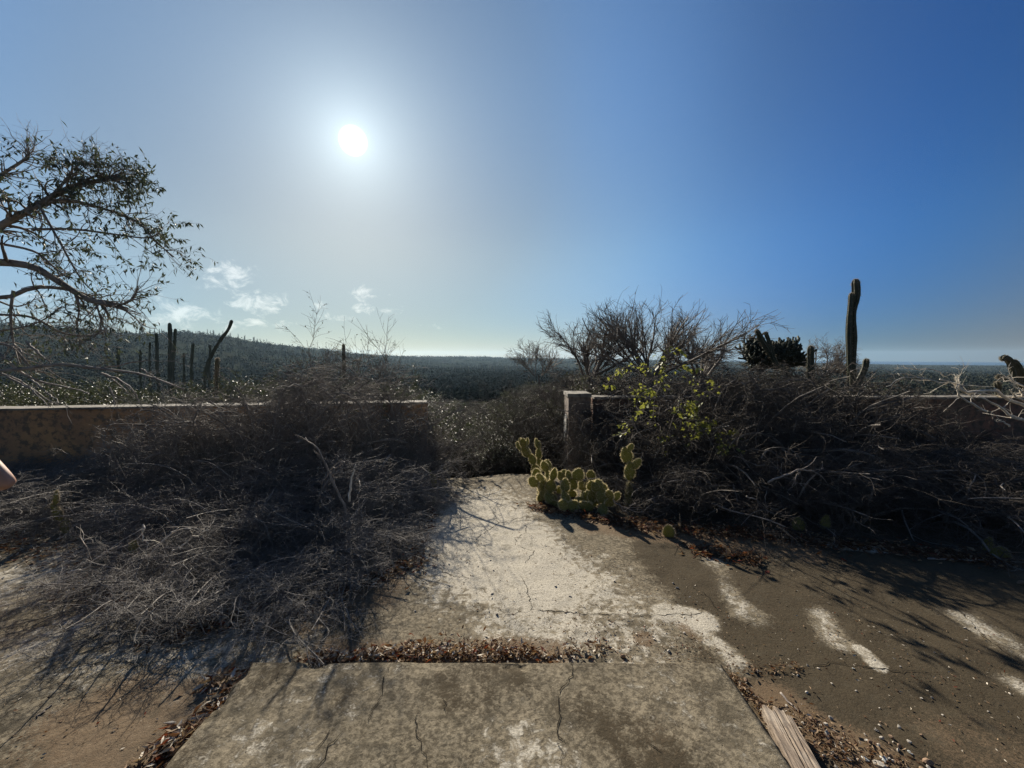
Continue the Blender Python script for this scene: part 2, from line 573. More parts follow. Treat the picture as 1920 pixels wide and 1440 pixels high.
def blob(X, Y, p, q, wid, soft=.5, z=0.0):
    """stain along the line between two ground points, wid metres wide"""
    X = X + (fbm(X * 3.1 + 50, Y * 3.1, 5) - .5) * .12
    Y = Y + (fbm(X * 3.1, Y * 3.1 + 50, 5) - .5) * .12
    a, b = np.array(p)[:2], np.array(q)[:2]
    d = b - a
    L2 = max((d * d).sum(), 1e-6)
    t = np.clip(((X - a[0]) * d[0] + (Y - a[1]) * d[1]) / L2, 0, 1)
    dist = np.hypot(X - a[0] - t * d[0], Y - a[1] - t * d[1])
    return 1 - sst(wid * (1 - soft), wid * (1 + soft), dist)

def set_wear(me, pale, crust, earth):
    n = len(me.vertices)
    c = np.zeros((n, 4), np.float32)
    c[:, 0], c[:, 1], c[:, 2], c[:, 3] = pale.ravel(), crust.ravel(), earth.ravel(), 1
    a = me.attributes.new('wear', 'FLOAT_COLOR', 'POINT')
    a.data.foreach_set('color', c.ravel())

YEND = float(ground(900, 886)[1])
xs = np.concatenate([np.arange(-13, -5, .12), np.arange(-5, 5.5, .024), np.arange(5.5, 11.5, .12)])
ys = np.concatenate([np.arange(-4, .8, .15), np.arange(.8, YEND - .02, .024), [YEND]])
X, Y = np.meshgrid(xs, ys)
wob = fbm(X * 1.3, Y * 1.3, 4) - .5
Yw = Y + np.where(Y > YEND - 1.0, (Y - YEND + 1.0), 0) * (fbm(X * 1.7 + 3, X * 0, 3) - .5) * .35
G = ground
pale = (blob(X, Y, G(905, 940), G(905, 1030), .55, .8) * .72 + blob(X, Y, G(900, 1010), G(980, 1120), .60, .8) * .5
        + blob(X, Y, G(1060, 1080), G(1180, 1190), .5, .8) * .36)
pale = np.maximum.reduce([pale,
    blob(X, Y, G(1330, 1050), G(1405, 1150), .12, .95) * .58, blob(X, Y, G(1535, 1145), G(1580, 1205), .10, .95) * .58,
    blob(X, Y, G(1340, 1200), G(1385, 1238), .075, .95) * .72, blob(X, Y, G(1560, 1022), G(1640, 1030), .10, .4) * .9,
    blob(X, Y, G(1820, 1170), G(1940, 1235), .16, .9) * .66, blob(X, Y, G(1620, 1222), G(1650, 1250), .05, .5) * .8,
    blob(X, Y, G(1900, 1275), G(2000, 1330), .10, .9) * .62, blob(X, Y, G(1255, 1150), G(1320, 1165), .12, .5) * .85,
    blob(X, Y, G(1090, 1178), G(1110, 1190), .07, .5) * .8,
    blob(X, Y, G(60, 1070), G(0, 1110), .4, .6) * .55, blob(X, Y, G(150, 1180), G(420, 1230), .4, .7) * .5,
    blob(X, Y, G(480, 1190), G(560, 1180), .2, .6) * .45])
crust = (sst(.55, 1.5, X) * 1.15 + .12 - pale * 1.4 + (1 - sst(1.4, 2.6, Y)) * .15
         + blob(X, Y, G(700, 1130), G(760, 1180), .3, .8) * .3 + blob(X, Y, G(780, 1060), G(830, 1110), .15, .8) * .25
         + sst(-.8, -1.6, X) * .1 + wob * .5)
earth = (blob(X, Y, G(700, 1110), G(560, 1150), .25, .7) * .75 + blob(X, Y, G(1120, 985), G(1500, 1030), .22, .7) * .75
         + blob(X, Y, G(1850, 1040), G(1950, 1080), .22, .6) * .8 + blob(X, Y, G(620, 1225), G(1040, 1225), .12, .8) * .8
         + blob(X, Y, G(1205, 1203), G(1210, 1205), .05, .5) * .9 + blob(X, Y, G(1290, 1180), G(1310, 1195), .06, .6) * .6
         + blob(X, Y, G(1450, 1310), G(1640, 1430), .14, .8) * .85 + blob(X, Y, G(1840, 1400), G(1900, 1440), .3, .9) * .5
         + blob(X, Y, G(200, 1330), G(330, 1420), .2, .8) * .6 + blob(X, Y, G(820, 925), G(900, 910), .22, .8) * .35
         + blob(X, Y, G(-100, 1330), G(420, 1380), .5, .9) * .28 + blob(X, Y, G(380, 1280), G(420, 1270), .08, .8) * .5)
Z = wob * .03 + (fbm(X * 9, Y * 9, 4) - .5) * .010 + np.where(pale > .6, .002, 0)
Z -= sst(YEND - .35, YEND, Y) * .05
V = np.stack([X, Yw, Z], -1).reshape(-1, 3)
ny, nx = X.shape
skirt = V[(ny - 1) * nx:].copy()
skirt[:, 2] = -.34
V = np.concatenate([V, skirt])
fq = grid_faces(ny, nx)
k = np.arange(nx - 1)
sk = np.stack([(ny - 1) * nx + k, (ny - 1) * nx + k + 1, ny * nx + k + 1, ny * nx + k], -1)
me = mesh_np('yard', V, [np.concatenate([fq, sk])], True)
pad0 = lambda a_: np.concatenate([a_.ravel(), np.zeros(nx)])
set_wear(me, pad0(np.clip(pale, 0, 1.2)), pad0(np.clip(crust, 0, 1)), pad0(np.clip(earth, 0, 1)))
YARD = link('concrete_yard_ground', me, concrete('weathered_concrete'), kind='structure')

def yard_z(x, y):
    w = fbm(np.asarray(x) * 1.3, np.asarray(y) * 1.3, 4) - .5
    return w * .03 + (fbm(np.asarray(x) * 9, np.asarray(y) * 9, 4) - .5) * .010

# porch slab the photographer stands on
SZ = .075
sl_l, sl_r = G(475, 1240, SZ), G(1350, 1240, SZ)
SX0, SX1, SY1 = float(sl_l[0]), float(sl_r[0]), float(sl_l[1])
xs = np.arange(SX0, SX1 + .01, .02); xs[-1] = SX1
ys = np.concatenate([np.arange(-1.6, .7, .12), np.arange(.7, SY1 - .011, .02), [SY1 - .012, SY1]])
X, Y = np.meshgrid(xs, ys)
n = fbm(X * 2.1 + 8, Y * 2.1 + 3, 5) - .5
chip = sst(.60, .72, fbm(X * 6 + 31, Y * 6 + 2, 4))
Z = SZ + n * .012 + (fbm(X * 11 + 8, Y * 11, 4) - .5) * .007
edge = np.minimum.reduce([SY1 - Y, X - SX0, SX1 - X])
Z -= np.where(edge < .012, .010, 0) + chip * sst(.07, .0, edge) * .03
Xw = X + np.where(X > (SX0 + SX1) / 2, 1, -1) * 0
ins = sst(.03, 0, edge)
V = np.stack([X + (fbm(X * 7, Y * 7, 4) - .5) * .035 * ins, Y + (fbm(X * 8 + 5, Y * 8, 4) - .5) * .012 * ins, Z], -1)
ny, nx = X.shape
border = np.concatenate([np.arange(nx), np.arange(1, ny) * nx + nx - 1, (ny - 1) * nx + np.arange(nx - 2, -1, -1), np.arange(ny - 2, -1, -1) * nx])
V = V.reshape(-1, 3)
low = V[border].copy(); low[:, 2] = -.05
nb = len(border)
k = np.arange(nb - 1)
sk = np.stack([border[k], border[k + 1], ny * nx + k + 1, ny * nx + k], -1)
me = mesh_np('slab', np.concatenate([V, low]), [np.concatenate([grid_faces(ny, nx), sk[:, ::-1]])], True)
pl = blob(X, Y, G(620, 1300, SZ), G(500, 1400, SZ), .3, .8) * .35 + blob(X, Y, G(1000, 1420, SZ), G(1020, 1460, SZ), .2, .9) * .5 + blob(X, Y, G(1420, 1400, SZ), G(1300, 1290, SZ), .25, .9) * .3
crr = np.full_like(X, .46) + n * 1.6 - pl * .6
ea = blob(X, Y, G(1180, 1380, SZ), G(1240, 1400, SZ), .2, .9) * .35
pd = lambda a_: np.concatenate([a_.ravel(), np.zeros(nb)])
set_wear(me, pd(pl), pd(np.clip(crr, 0, 1)), pd(ea))
SLAB = link('porch_slab_ground', me, concrete('slab_concrete'), kind='structure')

def slab_z(x, y):
    x = np.asarray(x); y = np.asarray(y)
    return SZ + (fbm(x * 2.1 + 8, y * 2.1 + 3, 5) - .5) * .012 + (fbm(x * 11 + 8, y * 11, 4) - .5) * .007

# cracks: narrow flat dark strips, the shade inside painted on, along the lines the photograph shows
mc = mat('crack_shadow', (.02, .017, .013), (.03, .026, .02), 20, .95, .05)
def crack(pix, width, z0, zf, parent, seed):
    r = np.random.default_rng(seed)
    pts = [G(x, y, z0)[:2] for x, y in pix]
    P = []
    for a_, b_ in zip(pts[:-1], pts[1:]):
        nseg = max(3, int(np.linalg.norm(b_ - a_) / .022))
        for t in np.arange(nseg) / nseg:
            P.append(a_ + (b_ - a_) * t)
    P.append(pts[-1])
    P = np.array(P)
    jit = r.normal(size=P.shape) * .006 + np.cumsum(r.normal(size=P.shape), 0) * .0008
    P = P + jit
    d = np.gradient(P, axis=0)
    nn = nrm(np.stack([-d[:, 1], d[:, 0]], -1))
    w = width * r.uniform(.35, 1.3, len(P)) * np.sin(np.linspace(.12, math.pi - .12, len(P))) ** .4
    L_, R_ = P + nn * w[:, None] * .5, P - nn * w[:, None] * .5
    zl = zf(P[:, 0], P[:, 1]) + .0035
    V = np.concatenate([np.column_stack([L_, zl]), np.column_stack([R_, zl])])
    n_ = len(P)
    k = np.arange(n_ - 1)
    return link('crack', mesh_np('crack', V, np.stack([k, k + 1, n_ + k + 1, n_ + k], -1)[:, ::-1]), mc, parent)
yc = [[(885, 1018), (935, 982), (1000, 976)], [(935, 982), (925, 960)], [(935, 982), (990, 968), (1010, 970)], [(985, 982), (986, 998), (968, 1010), (966, 1022)],
      [(970, 1024), (1005, 1034), (995, 1042), (985, 1056)], [(942, 1157), (1000, 1146), (1100, 1152), (1200, 1156), (1290, 1150), (1345, 1146)],
      [(996, 1146), (990, 1110), (975, 1080)], [(1345, 1146), (1330, 1120), (1300, 1100)], [(1395, 1166), (1428, 1160)],
      [(1800, 1150), (1850, 1200), (1920, 1250)], [(850, 893), (885, 891)], [(60, 1290), (130, 1250), (210, 1240), (280, 1250)],
      [(1480, 1255), (1560, 1240), (1640, 1252), (1740, 1262)], [(810, 1060), (850, 1082), (880, 1085)]]
for s_, pix in enumerate(yc):
    crack(pix, .0048, 0, yard_z, YARD, 50 + s_)
for s_, pix in enumerate([[(738, 1240), (720, 1268), (716, 1300), (690, 1356)], [(782, 1340), (780, 1370), (790, 1410), (800, 1450)],
                          [(1076, 1240), (1074, 1268), (1052, 1296), (1050, 1340), (1048, 1372), (1056, 1400), (1053, 1450)],
                          [(640, 1370), (610, 1410), (590, 1450)], [(630, 1360), (595, 1405)], [(830, 1310), (835, 1340)], [(1195, 1390), (1240, 1410)]]):
    crack(pix, .004, SZ, slab_z, SLAB, 90 + s_)

# ------------------------------------------------------------------ walls
def plaster(name, c1, c2, c3, top):
    m = bpy.data.materials.new(name)
    m.use_nodes = True
    T = NT(m.node_tree)
    b = T.n['Principled BSDF']
    co = T.node('ShaderNodeTexCoord').outputs['Object']
    n1 = T.noise(co, 1.6, 8, .65, .3)
    n2 = T.noise(co, 11, 7, .65)
    base = T.mix(T.ramp(n1, .35, .62), c1, c2)
    base = T.mix(T.math('MULTIPLY', T.ramp(n2, .46, .60), .9), base, c3)
    T.l.new(base, b.inputs['Base Color'])
    b.inputs['Roughness'].default_value = .9
    bn = T.node('ShaderNodeBump')
    bn.inputs['Strength'].default_value = .7
    bn.inputs['Distance'].default_value = .02
    T.l.new(n2, bn.inputs['Height'])
    T.l.new(bn.outputs[0], b.inputs['Normal'])
    return m
m_ochre = plaster('ochre_plaster', (.55, .31, .14), (.36, .21, .12), (.16, .12, .085), 1)
m_grey = plaster('grey_plaster', (.2, .155, .12), (.25, .175, .13), (.11, .09, .075), 1)
m_red = plaster('red_brown_plaster', (.24, .12, .08), (.16, .11, .085), (.085, .07, .055), 1)
m_cope = plaster('wall_capping', (.26, .235, .2), (.2, .18, .15), (.1, .09, .075), 1)

def rough_box(name, a, b, thick, z0, z1, m, parent, step=.06, amp=.012, seed=0):
    """wall body between two ground points, its faces uneven"""
    a, b = np.array(a, float)[:2], np.array(b, float)[:2]
    L = np.linalg.norm(b - a)
    nu, nv = max(2, int(L / step)), max(2, int((z1 - z0) / step))
    nt = max(2, int(thick / step))
    d = (b - a) / L
    n = np.array([-d[1], d[0]])
    # ring profile across the wall: front bottom -> front top -> back top -> back bottom
    prof = [(0, v) for v in np.linspace(0, 1, nv + 1)] + [(t, 1) for t in np.linspace(0, 1, nt + 1)[1:]] + [(1, v) for v in np.linspace(1, 0, nv + 1)[1:]]
    prof = np.array(prof)
    U = np.linspace(0, 1, nu + 1)
    P = np.empty((nu + 1, len(prof), 3))
    P[..., :2] = (a + (b - a) * U[:, None])[:, None, :] + (n * thick) * prof[None, :, 0:1]
    P[..., 2] = z0 + (z1 - z0) * prof[None, :, 1]
    uu = U[:, None] * L
    s_ = np.arange(len(prof))[None, :] * step
    nn = (fbm(uu * 3 + seed, s_ * 3 + seed, 5) - .5) * amp * 2
    out = np.where(prof[:, 0] == 0, -1, np.where(prof[:, 0] == 1, 1, 0))[None, :]
    P[..., :2] += n * (nn * out)[..., None]
    P[..., 2] += np.where((prof[:, 1] == 1)[None, :], nn, 0)
    k = len(prof)
    V = P.reshape(-1, 3)
    f = grid_faces(nu + 1, k)
    caps = [np.arange(k), nu * k + np.arange(k)[::-1]]
    c0 = len(V)
    V = np.concatenate([V, P[0].mean(0)[None], P[-1].mean(0)[None]])
    t = np.arange(k)
    t2 = (t + 1) % k
    tri = np.concatenate([np.stack([t2, t, np.full(k, c0)], -1), np.stack([nu * k + t, nu * k + t2, np.full(k, c0 + 1)], -1)])
    return link(name, mesh_np(name, V, [f[:, ::-1], tri], False), m, parent)

# left wall: from beside the opening to the left, coming a little nearer
wl_a, wl_b = at(800, 753.5, 5.75), at(-330, 771, 4.75)
ZL = float((wl_a[2] + wl_b[2]) / 2)
wl_b = wl_a + (wl_b - wl_a) * 1.45
lw = empty('garden_wall', (*wl_a[:2], 0), 'low ochre plastered garden wall with a thin pale capping, left of the opening', 'wall')
o_ = np.array([*wl_a[:2]])
rough_box('wall_body', wl_b[:2] - o_, wl_a[:2] - o_, .22, -.3, ZL - .028, m_ochre, lw, seed=3)
rough_box('capping', wl_b[:2] - o_ - (0, .03), wl_a[:2] - o_ - (0, .03), .28, ZL - .025, ZL, m_cope, lw, .05, .006, seed=5)
wr_a, wr_b = at(1112, 744, 5.78), at(2300, 744, 5.75)
ZR = float(wr_a[2])
rw = empty('garden_wall', (*wr_a[:2], 0), 'low dark red-brown plastered garden wall, right of the gate pillar behind the thicket', 'wall')
o_ = np.array([*wr_a[:2]])
rough_box('wall_body', wr_a[:2] - o_ + (.01, 0), wr_b[:2] - o_, .22, -.3, ZR - .035, m_red, rw, seed=8)
rough_box('capping', wr_a[:2] - o_ + (.01, -.03), wr_b[:2] - o_ - (0, .03), .28, ZR - .032, ZR, m_cope, rw, .05, .006, seed=9)
# the gate pillar
pa, pb = at(1066, 738, 5.62), at(1107, 738, 5.62)
pil = empty('gate_pillar', (*pa[:2], 0), 'square weathered gate pillar with a flat cap at the right of the opening', 'pillar')
o_ = np.array([*pa[:2]])
rough_box('shaft', (0, 0), pb[:2] - o_, .42, -.3, float(pa[2]) - .052, m_grey, pil, .03, .012, seed=11)
rough_box('cap', (-.015, -.015), pb[:2] - o_ + (.015, -.015), .45, float(pa[2]) - .05, float(pa[2]), m_cope, pil, .03, .008, seed=12)
wh = mat('old_whitewash', (.55, .53, .48), (.4, .37, .33), 12, .9, .1)
r_ = np.random.default_rng(5)
yy = np.linspace(.06, .34, 9)
zt = float(pa[2]) - .33 - (yy - .06) * .2 + r_.normal(size=9) * .03
zb = zt - .34 + np.abs(yy - .3) * .7 + r_.normal(size=9) * .02
V = np.concatenate([np.column_stack([np.full(9, -.018), yy, zt]), np.column_stack([np.full(9, -.018), yy, zb]),
                    np.column_stack([np.full(9, -.006), yy, zt + .01]), np.column_stack([np.full(9, -.006), yy, zb - .01])])
k = np.arange(8)
link('whitewash_patch', mesh_np('whitewash_patch', V, [np.concatenate([np.stack([k, k + 1, 9 + k + 1, 9 + k], -1), np.stack([18 + k, 18 + k + 1, k + 1, k], -1), np.stack([9 + k, 9 + k + 1, 27 + k + 1, 27 + k], -1)])]), wh, pil)

# ------------------------------------------------------------------ the air
hz_m = bpy.data.materials.new('thin_haze')
hz_m.use_nodes = True
T = NT(hz_m.node_tree)
T.n.clear()
pv = T.node('ShaderNodeVolumePrincipled')
pv.inputs['Color'].default_value = (.52, .76, 1.0, 1)
pv.inputs['Density'].default_value = .00020
pv.inputs['Anisotropy'].default_value = .35
ou = T.node('ShaderNodeOutputMaterial')
T.l.new(pv.outputs[0], ou.inputs['Volume'])
x0, x1, y0, y1, z0, z1 = -2700, 2700, -2700, 2700, -60, 32
V = np.array([[x, y, z] for x in (x0, x1) for y in (y0, y1) for z in (z0, z1)], float)
link('haze', mesh_np('haze', V, np.array([[0, 1, 3, 2], [4, 6, 7, 5], [0, 4, 5, 1], [2, 3, 7, 6], [0, 2, 6, 4], [1, 5, 7, 3]])), hz_m, kind='stuff', label='thin blue air haze over the valley')

# ------------------------------------------------------------------ shrubs
def tangle_proto(seed, R=1.0, H=.8, stems=34, n1=330, n2=1500, n3=900, flat=0.0, wig=.34, curly=1.0):
    """mound of dead arching twigs about R in radius and H high: stems, twigs"""
    r = np.random.default_rng(seed)
    a = r.uniform(0, 2 * math.pi, stems)
    p0 = np.column_stack([np.cos(a), np.sin(a), np.zeros(stems)]) * (R * .45 * np.sqrt(r.random(stems)))[:, None]
    p0[:, 2] = .0
    d = np.column_stack([np.cos(a) * r.uniform(.2, 1.1, stems), np.sin(a) * r.uniform(.2, 1.1, stems), r.uniform(.5, 1.3, stems) * (1 - flat * .6)])
    P0, R0 = walk(r, p0, d, r.uniform(.8, 1.45, stems) * R, 10, .2 * curly, -.10, r.uniform(.006, .013, stems), .4, .012)
    P0[..., 2] *= np.minimum(1, H / np.maximum(P0[..., 2].max(1), .1))[:, None]
    P1, R1 = sprout(r, P0, R0, n1, (.25 * R, .6 * R), 7, (.9, .4), wig * curly, -.05, .6, .1, 1, .4, .0018, .01)
    P2, R2 = sprout(r, P1, R1, n2, (.12 * R, .36 * R), 6, (1.0, .5), wig * curly * 1.2, -.05, .65, .0, 1, .4, .0014, .008)
    P3, R3 = sprout(r, P1, R1, n3, (.05 * R, .16 * R), 4, (1.1, .4), wig * 1.3, 0, .6, .0, 1, .5, .0012, .006)
    P4, R4 = sprout(r, P2, R2, n3, (.04 * R, .14 * R), 4, (1.1, .4), wig * 1.3, 0, .65, .0, 1, .5, .0012, .006)
    for Q in (P0, P1, P2, P3, P4):
        Q[..., 2] = 1.12 * H * np.tanh(Q[..., 2] / (1.12 * H))
    light = slice(0, n1 // 10)
    V0 = merge([tubes(P0, R0 * 1.25, 6), tubes(P1[light], R1[light] * 1.2, 5)])
    tw = merge([tubes(P1[n1 // 10:], R1[n1 // 10:], 4), tubes(P2, R2, 3), tubes(P3, R3, 3), tubes(P4, R4, 3)])
    return V0, tw

def bare_proto(seed, H=2.0, spread=.9, stems=9, n1=110, n2=520, n3=900, up=.10, thick=.016, n4=0):
    """upright leafless bush: stems fanning from the base, twigs that end fine"""
    r = np.random.default_rng(seed)
    a = r.uniform(0, 2 * math.pi, stems)
    p0 = np.column_stack([np.cos(a), np.sin(a), np.zeros(stems)]) * .12
    d = np.column_stack([np.cos(a) * spread * r.uniform(.3, 1, stems), np.sin(a) * spread * r.uniform(.3, 1, stems), np.ones(stems)])
    P0, R0 = walk(r, p0, d, r.uniform(.6, 1.0, stems) * H * 1.1, 9, .13, up * .3, r.uniform(.6, 1.1, stems) * thick, .3, 0)
    P1, R1 = sprout(r, P0, R0, n1, (.25 * H, .5 * H), 7, (.65, .2), .16, up * .6, .6, .2, .95, .3, .002)
    P2, R2 = sprout(r, P1, R1, n2, (.1 * H, .26 * H), 5, (.7, .25), .18, up * .5, .6, .15, 1, .4, .0016)
    P3, R3 = sprout(r, P2, R2, n3, (.04 * H, .12 * H), 4, (.75, .3), .2, up * .3, .65, .1, 1, .5, .0014)
    k_ = H / np.concatenate([P0[:, -1, 2], P1[:, -1, 2], P2[:, -1, 2]]).max() * .94
    P0, P1, P2, P3 = P0 * k_, P1 * k_, P2 * k_, P3 * k_
    V0 = tubes(P0, R0, 5)
    tw = merge([tubes(P1, R1, 4), tubes(P2, R2, 3), tubes(P3, R3, 3)])
    return V0, tw, (P1, P2, P3)

def put_leaves(r, P, n, length, width, droop=.3, up=0.0, tmin=.3):
    N, K, _ = P.shape
    i = r.integers(0, N, n)
    t = r.uniform(tmin, 1, n) * (K - 1)
    k = np.minimum(t.astype(int), K - 2)
    f = (t - k)[:, None]
    pos = P[i, k] * (1 - f) + P[i, k + 1] * f
    d = nrm(P[i, k + 1] - P[i, k]) + r.normal(size=(n, 3)) * .8 + np.array([0, 0, up])
    return leaf_batch(r, pos, d, r.uniform(.6, 1.2, n) * length, r.uniform(.7, 1.2, n) * width, .22, droop)

def shrub_thing(name, cat, stems, twigs, leaves=None, m_st=None, m_tw=None, m_lf=None):
    o = empty(name, (0, 0, -50), 'source', cat)
    link('stem', mesh_np('stem', *stems, True), m_st, o)
    link('twig', mesh_np('twig', *twigs, True), m_tw, o, kind='stuff')
    if leaves is not None:
        link('foliage', mesh_np('foliage', *leaves), m_lf, o, kind='stuff')
    return o

def drop(o):
    for ch in list(o.children):
        bpy.data.objects.remove(ch)
    bpy.data.objects.remove(o)

DET = 1.0
tang = []
for s_ in range(4):
    st, tw = tangle_proto(300 + s_, 1.0, .8, 34, 420, 2700, 1900, curly=[.6, .75, 1.0, 1.1][s_])
    tang.append(shrub_thing('dead_shrub', 'shrub', st, tw, None, M['stem_grey'], M['twig_grey']))
bare = []
for s_ in range(3):
    st, tw, _ = bare_proto(400 + s_, 2.0, [.9, 1.2, .6][s_], [10, 13, 7][s_], 130, 620, 1100)
    bare.append(shrub_thing('bare_shrub', 'shrub', st, tw, None, M['twig_dark'], M['twig_dark']))
leafy = []
for s_ in range(3):
    st, tw, PP = bare_proto(500 + s_, 1.8, 1.1, 10, 90, 420, 300)
    r_ = np.random.default_rng(600 + s_)
    lf = merge([put_leaves(r_, PP[1], 3600, .05, .028, .3), put_leaves(r_, PP[2], 2600, .05, .028, .3)])
    leafy.append(shrub_thing('leafy_shrub', 'shrub', st, tw, lf, M['twig_brown'], M['twig_brown'], M['leaf_gloss']))

r_ = np.random.default_rng(21)
# dead brush heaped before the left wall: x, y, radius, height factor
rows_l = {
 'front fringe': [(-1.45, 2.75, .5, .42), (-1.8, 2.55, .6, .45), (-2.4, 2.75, .62, .45), (-2.85, 3.05, .45, .4)],
 'front row': [(-1.12, 3.3, .42, .6), (-1.75, 3.3, .72, .65), (-2.5, 3.45, .75, .65), (-3.3, 3.65, .6, .5), (-4.75, 4.1, .55, .42)],
 'middle row': [(-1.2, 3.9, .45, .8), (-1.95, 4.05, .85, .82), (-2.75, 4.1, .85, .8), (-3.6, 4.15, .8, .55), (-4.5, 4.25, .75, .6), (-5.4, 4.1, .75, .6), (-6.5, 4.2, .8, .5)],
 'back row': [(-1.3, 4.5, .5, 1.1), (-1.28, 5.3, .5, 1.7), (-1.9, 5.0, .9, 1.75), (-2.75, 5.0, .95, 1.75), (-3.5, 4.9, .85, 1.6), (-4.1, 4.8, .7, 1.25), (-4.8, 4.6, .7, .6), (-5.8, 4.5, .7, .6)]}
ORD = ['nearest the path', 'second from the path', 'third from the path', 'fourth from the path', 'fifth from the path', 'sixth from the path', 'seventh from the path', 'eighth from the path', 'ninth from the path', 'tenth from the path']
for row, lst in rows_l.items():
    for n_, (x, y, R_, h) in enumerate(lst):
        copy_thing(tang[int(r_.integers(0, 3))], (x, y, 0), r_.uniform(0, 6.28), (R_ * 1.05, R_ * 1.05, R_ * h * 1.25),
                   'dead grey twig shrub %s in the %s, left brush heap' % (ORD[n_], row), 'dead shrubs heaped before the left wall')
rows_r = {
 'front row': [(1.5, 4.5, .5, .65), (1.02, 5.25, .32, .7), (1.95, 4.35, .7, .8), (2.65, 4.25, .8, .85), (3.4, 4.15, .85, .85), (4.15, 4.05, .85, .8), (4.9, 3.95, .85, .8), (5.7, 3.9, .9, .8)],
 'middle row': [(1.45, 5.05, .45, .8), (1.85, 5.0, .85, 1.1), (2.6, 4.95, .95, 1.15), (3.4, 4.9, 1.0, 1.1), (4.2, 4.85, .95, .95), (5.0, 4.8, .9, .72), (5.8, 4.75, .9, .66), (6.7, 4.6, .95, .66)],
 'back row': [(1.6, 5.6, .75, 1.45), (2.3, 5.5, .95, 1.6), (3.0, 5.5, 1.0, 1.65), (3.6, 5.45, .9, 1.75), (4.15, 5.5, .85, 1.8), (4.7, 5.4, .85, 1.65), (5.4, 5.4, .8, .85)]}
for row, lst in rows_r.items():
    for n_, (x, y, R_, h) in enumerate(lst):
        copy_thing(tang[1 + int(r_.integers(0, 3))], (x, y, 0), r_.uniform(0, 6.28), (R_ * 1.1, R_ * 1.1, R_ * h * 1.25),
                   'dark tangled shrub %s in the %s, right thicket' % (ORD[n_], row), 'tangled shrubs of the right thicket',
                   {'stem': M['stem_grey'], 'twig': M['twig_dark']})

# upright leafless bushes that rise out of the two heaps
ug = {'stem': M['stem_grey'], 'twig': M['twig_grey']}
ud = {'stem': M['stem_grey'], 'twig': M['twig_dark']}
for n_, (x, y, w, h) in enumerate([(-1.7, 4.7, .42, .5), (-2.1, 5.15, .6, .66), (-2.55, 4.75, .6, .58), (-3.0, 5.1, .62, .62), (-3.55, 4.85, .6, .6), (-4.0, 4.9, .5, .56), (-1.6, 5.25, .45, .6), (-2.3, 4.3, .5, .42), (-1.85, 4.2, .42, .4)]):
    copy_thing(bare[n_ % 3], (x, y, 0), n_ * 1.7, (w, w, h), 'upright leafless grey bush, %s among those rising from the left heap' % ORD[n_].replace(' the path', ''), 'upright bushes in the left brush heap', ug)
for n_, (x, y, w, h) in enumerate([(1.75, 5.45, .45, .62), (2.2, 5.3, .55, .66), (2.7, 5.45, .6, .70), (3.2, 5.2, .6, .64), (3.65, 5.5, .6, .68), (4.1, 5.2, .55, .6), (4.55, 5.5, .55, .60), (2.45, 4.8, .5, .5), (3.5, 4.7, .5, .48), (4.9, 5.1, .5, .42), (2.95, 4.85, .5, .5), (3.9, 4.75, .5, .45), (.86, 5.3, .3, .36), (1.12, 5.15, .32, .42)]):
    copy_thing(bare[n_ % 3], (x, y, 0), n_ * 1.3, (w, w, h), 'upright dark leafless bush rising from the right thicket' + (' close to the wall' if y > 5.1 else ' in front of the wall bushes'), 'upright bushes in the right thicket', ud)

# bushes just behind the walls
def bush(src, x, y, s, label, group, mats=None, z=None, sz=None):
    zz = terrain_z(np.array(float(x)), np.array(float(y))) if z is None else z
    return copy_thing(src, (x, y, float(zz) - .05), r_.uniform(0, 6.28), (s, s, s * (sz or 1)), label, group, mats)
dk = {'stem': M['twig_dark'], 'twig': M['twig_dark']}
br = {'stem': M['twig_brown'], 'twig': M['twig_brown']}
sg = {'stem': M['twig_brown'], 'twig': M['twig_brown'], 'foliage': M['leaf_scrub']}
# big bare bush on the skyline right of centre
def crown_geo(seed, H, half_w, n, thick, dens=1.0, wig=.07):
    """fan of forking branches from one base, fine twigs all along"""
    r = np.random.default_rng(seed)
    a = r.uniform(0, 2 * math.pi, n)
    k = np.sqrt((np.arange(n) + .5) / n)
    tx = np.cos(a) * k * half_w
    ty = np.sin(a) * k * half_w * .8
    tz = H * (1.0 - .8 * k ** 2.2) * r.uniform(.85, 1, n)
    d = np.stack([tx, ty, tz], -1)
    L = np.linalg.norm(d, axis=1)
    P0, R0 = walk(r, np.column_stack([np.cos(a), np.sin(a), 0 * a]) * .1, d + np.array([0, 0, .25]) * L[:, None], L * .95, 11, wig, .0, r.uniform(.7, 1.1, n) * thick, .3)
    P1, R1 = sprout(r, P0, R0, int(n * 11 * dens), (.25 * H, .55 * H), 8, (.55, .15), wig, .03, .6, .25, .88, .35, .006)
    P2, R2 = sprout(r, P1, R1, int(n * 60 * dens), (.12 * H, .3 * H), 6, (.6, .2), wig * 1.2, .03, .62, .1, 1, .45, .004)
    P3, R3 = sprout(r, P2, R2, int(n * 110 * dens), (.05 * H, .14 * H), 4, (.7, .25), wig * 1.5, .02, .7, .1, 1, .6, .003)
    s_ = H / np.percentile(np.concatenate([P0[:, -1, 2], P1[:, -1, 2]]), 98)
    return tubes(P0 * s_, R0, 6), merge([tubes(P1 * s_, R1, 4), tubes(P2 * s_, R2, 3), tubes(P3 * s_, R3, 3)]), (P1 * s_, P2 * s_, P3 * s_)
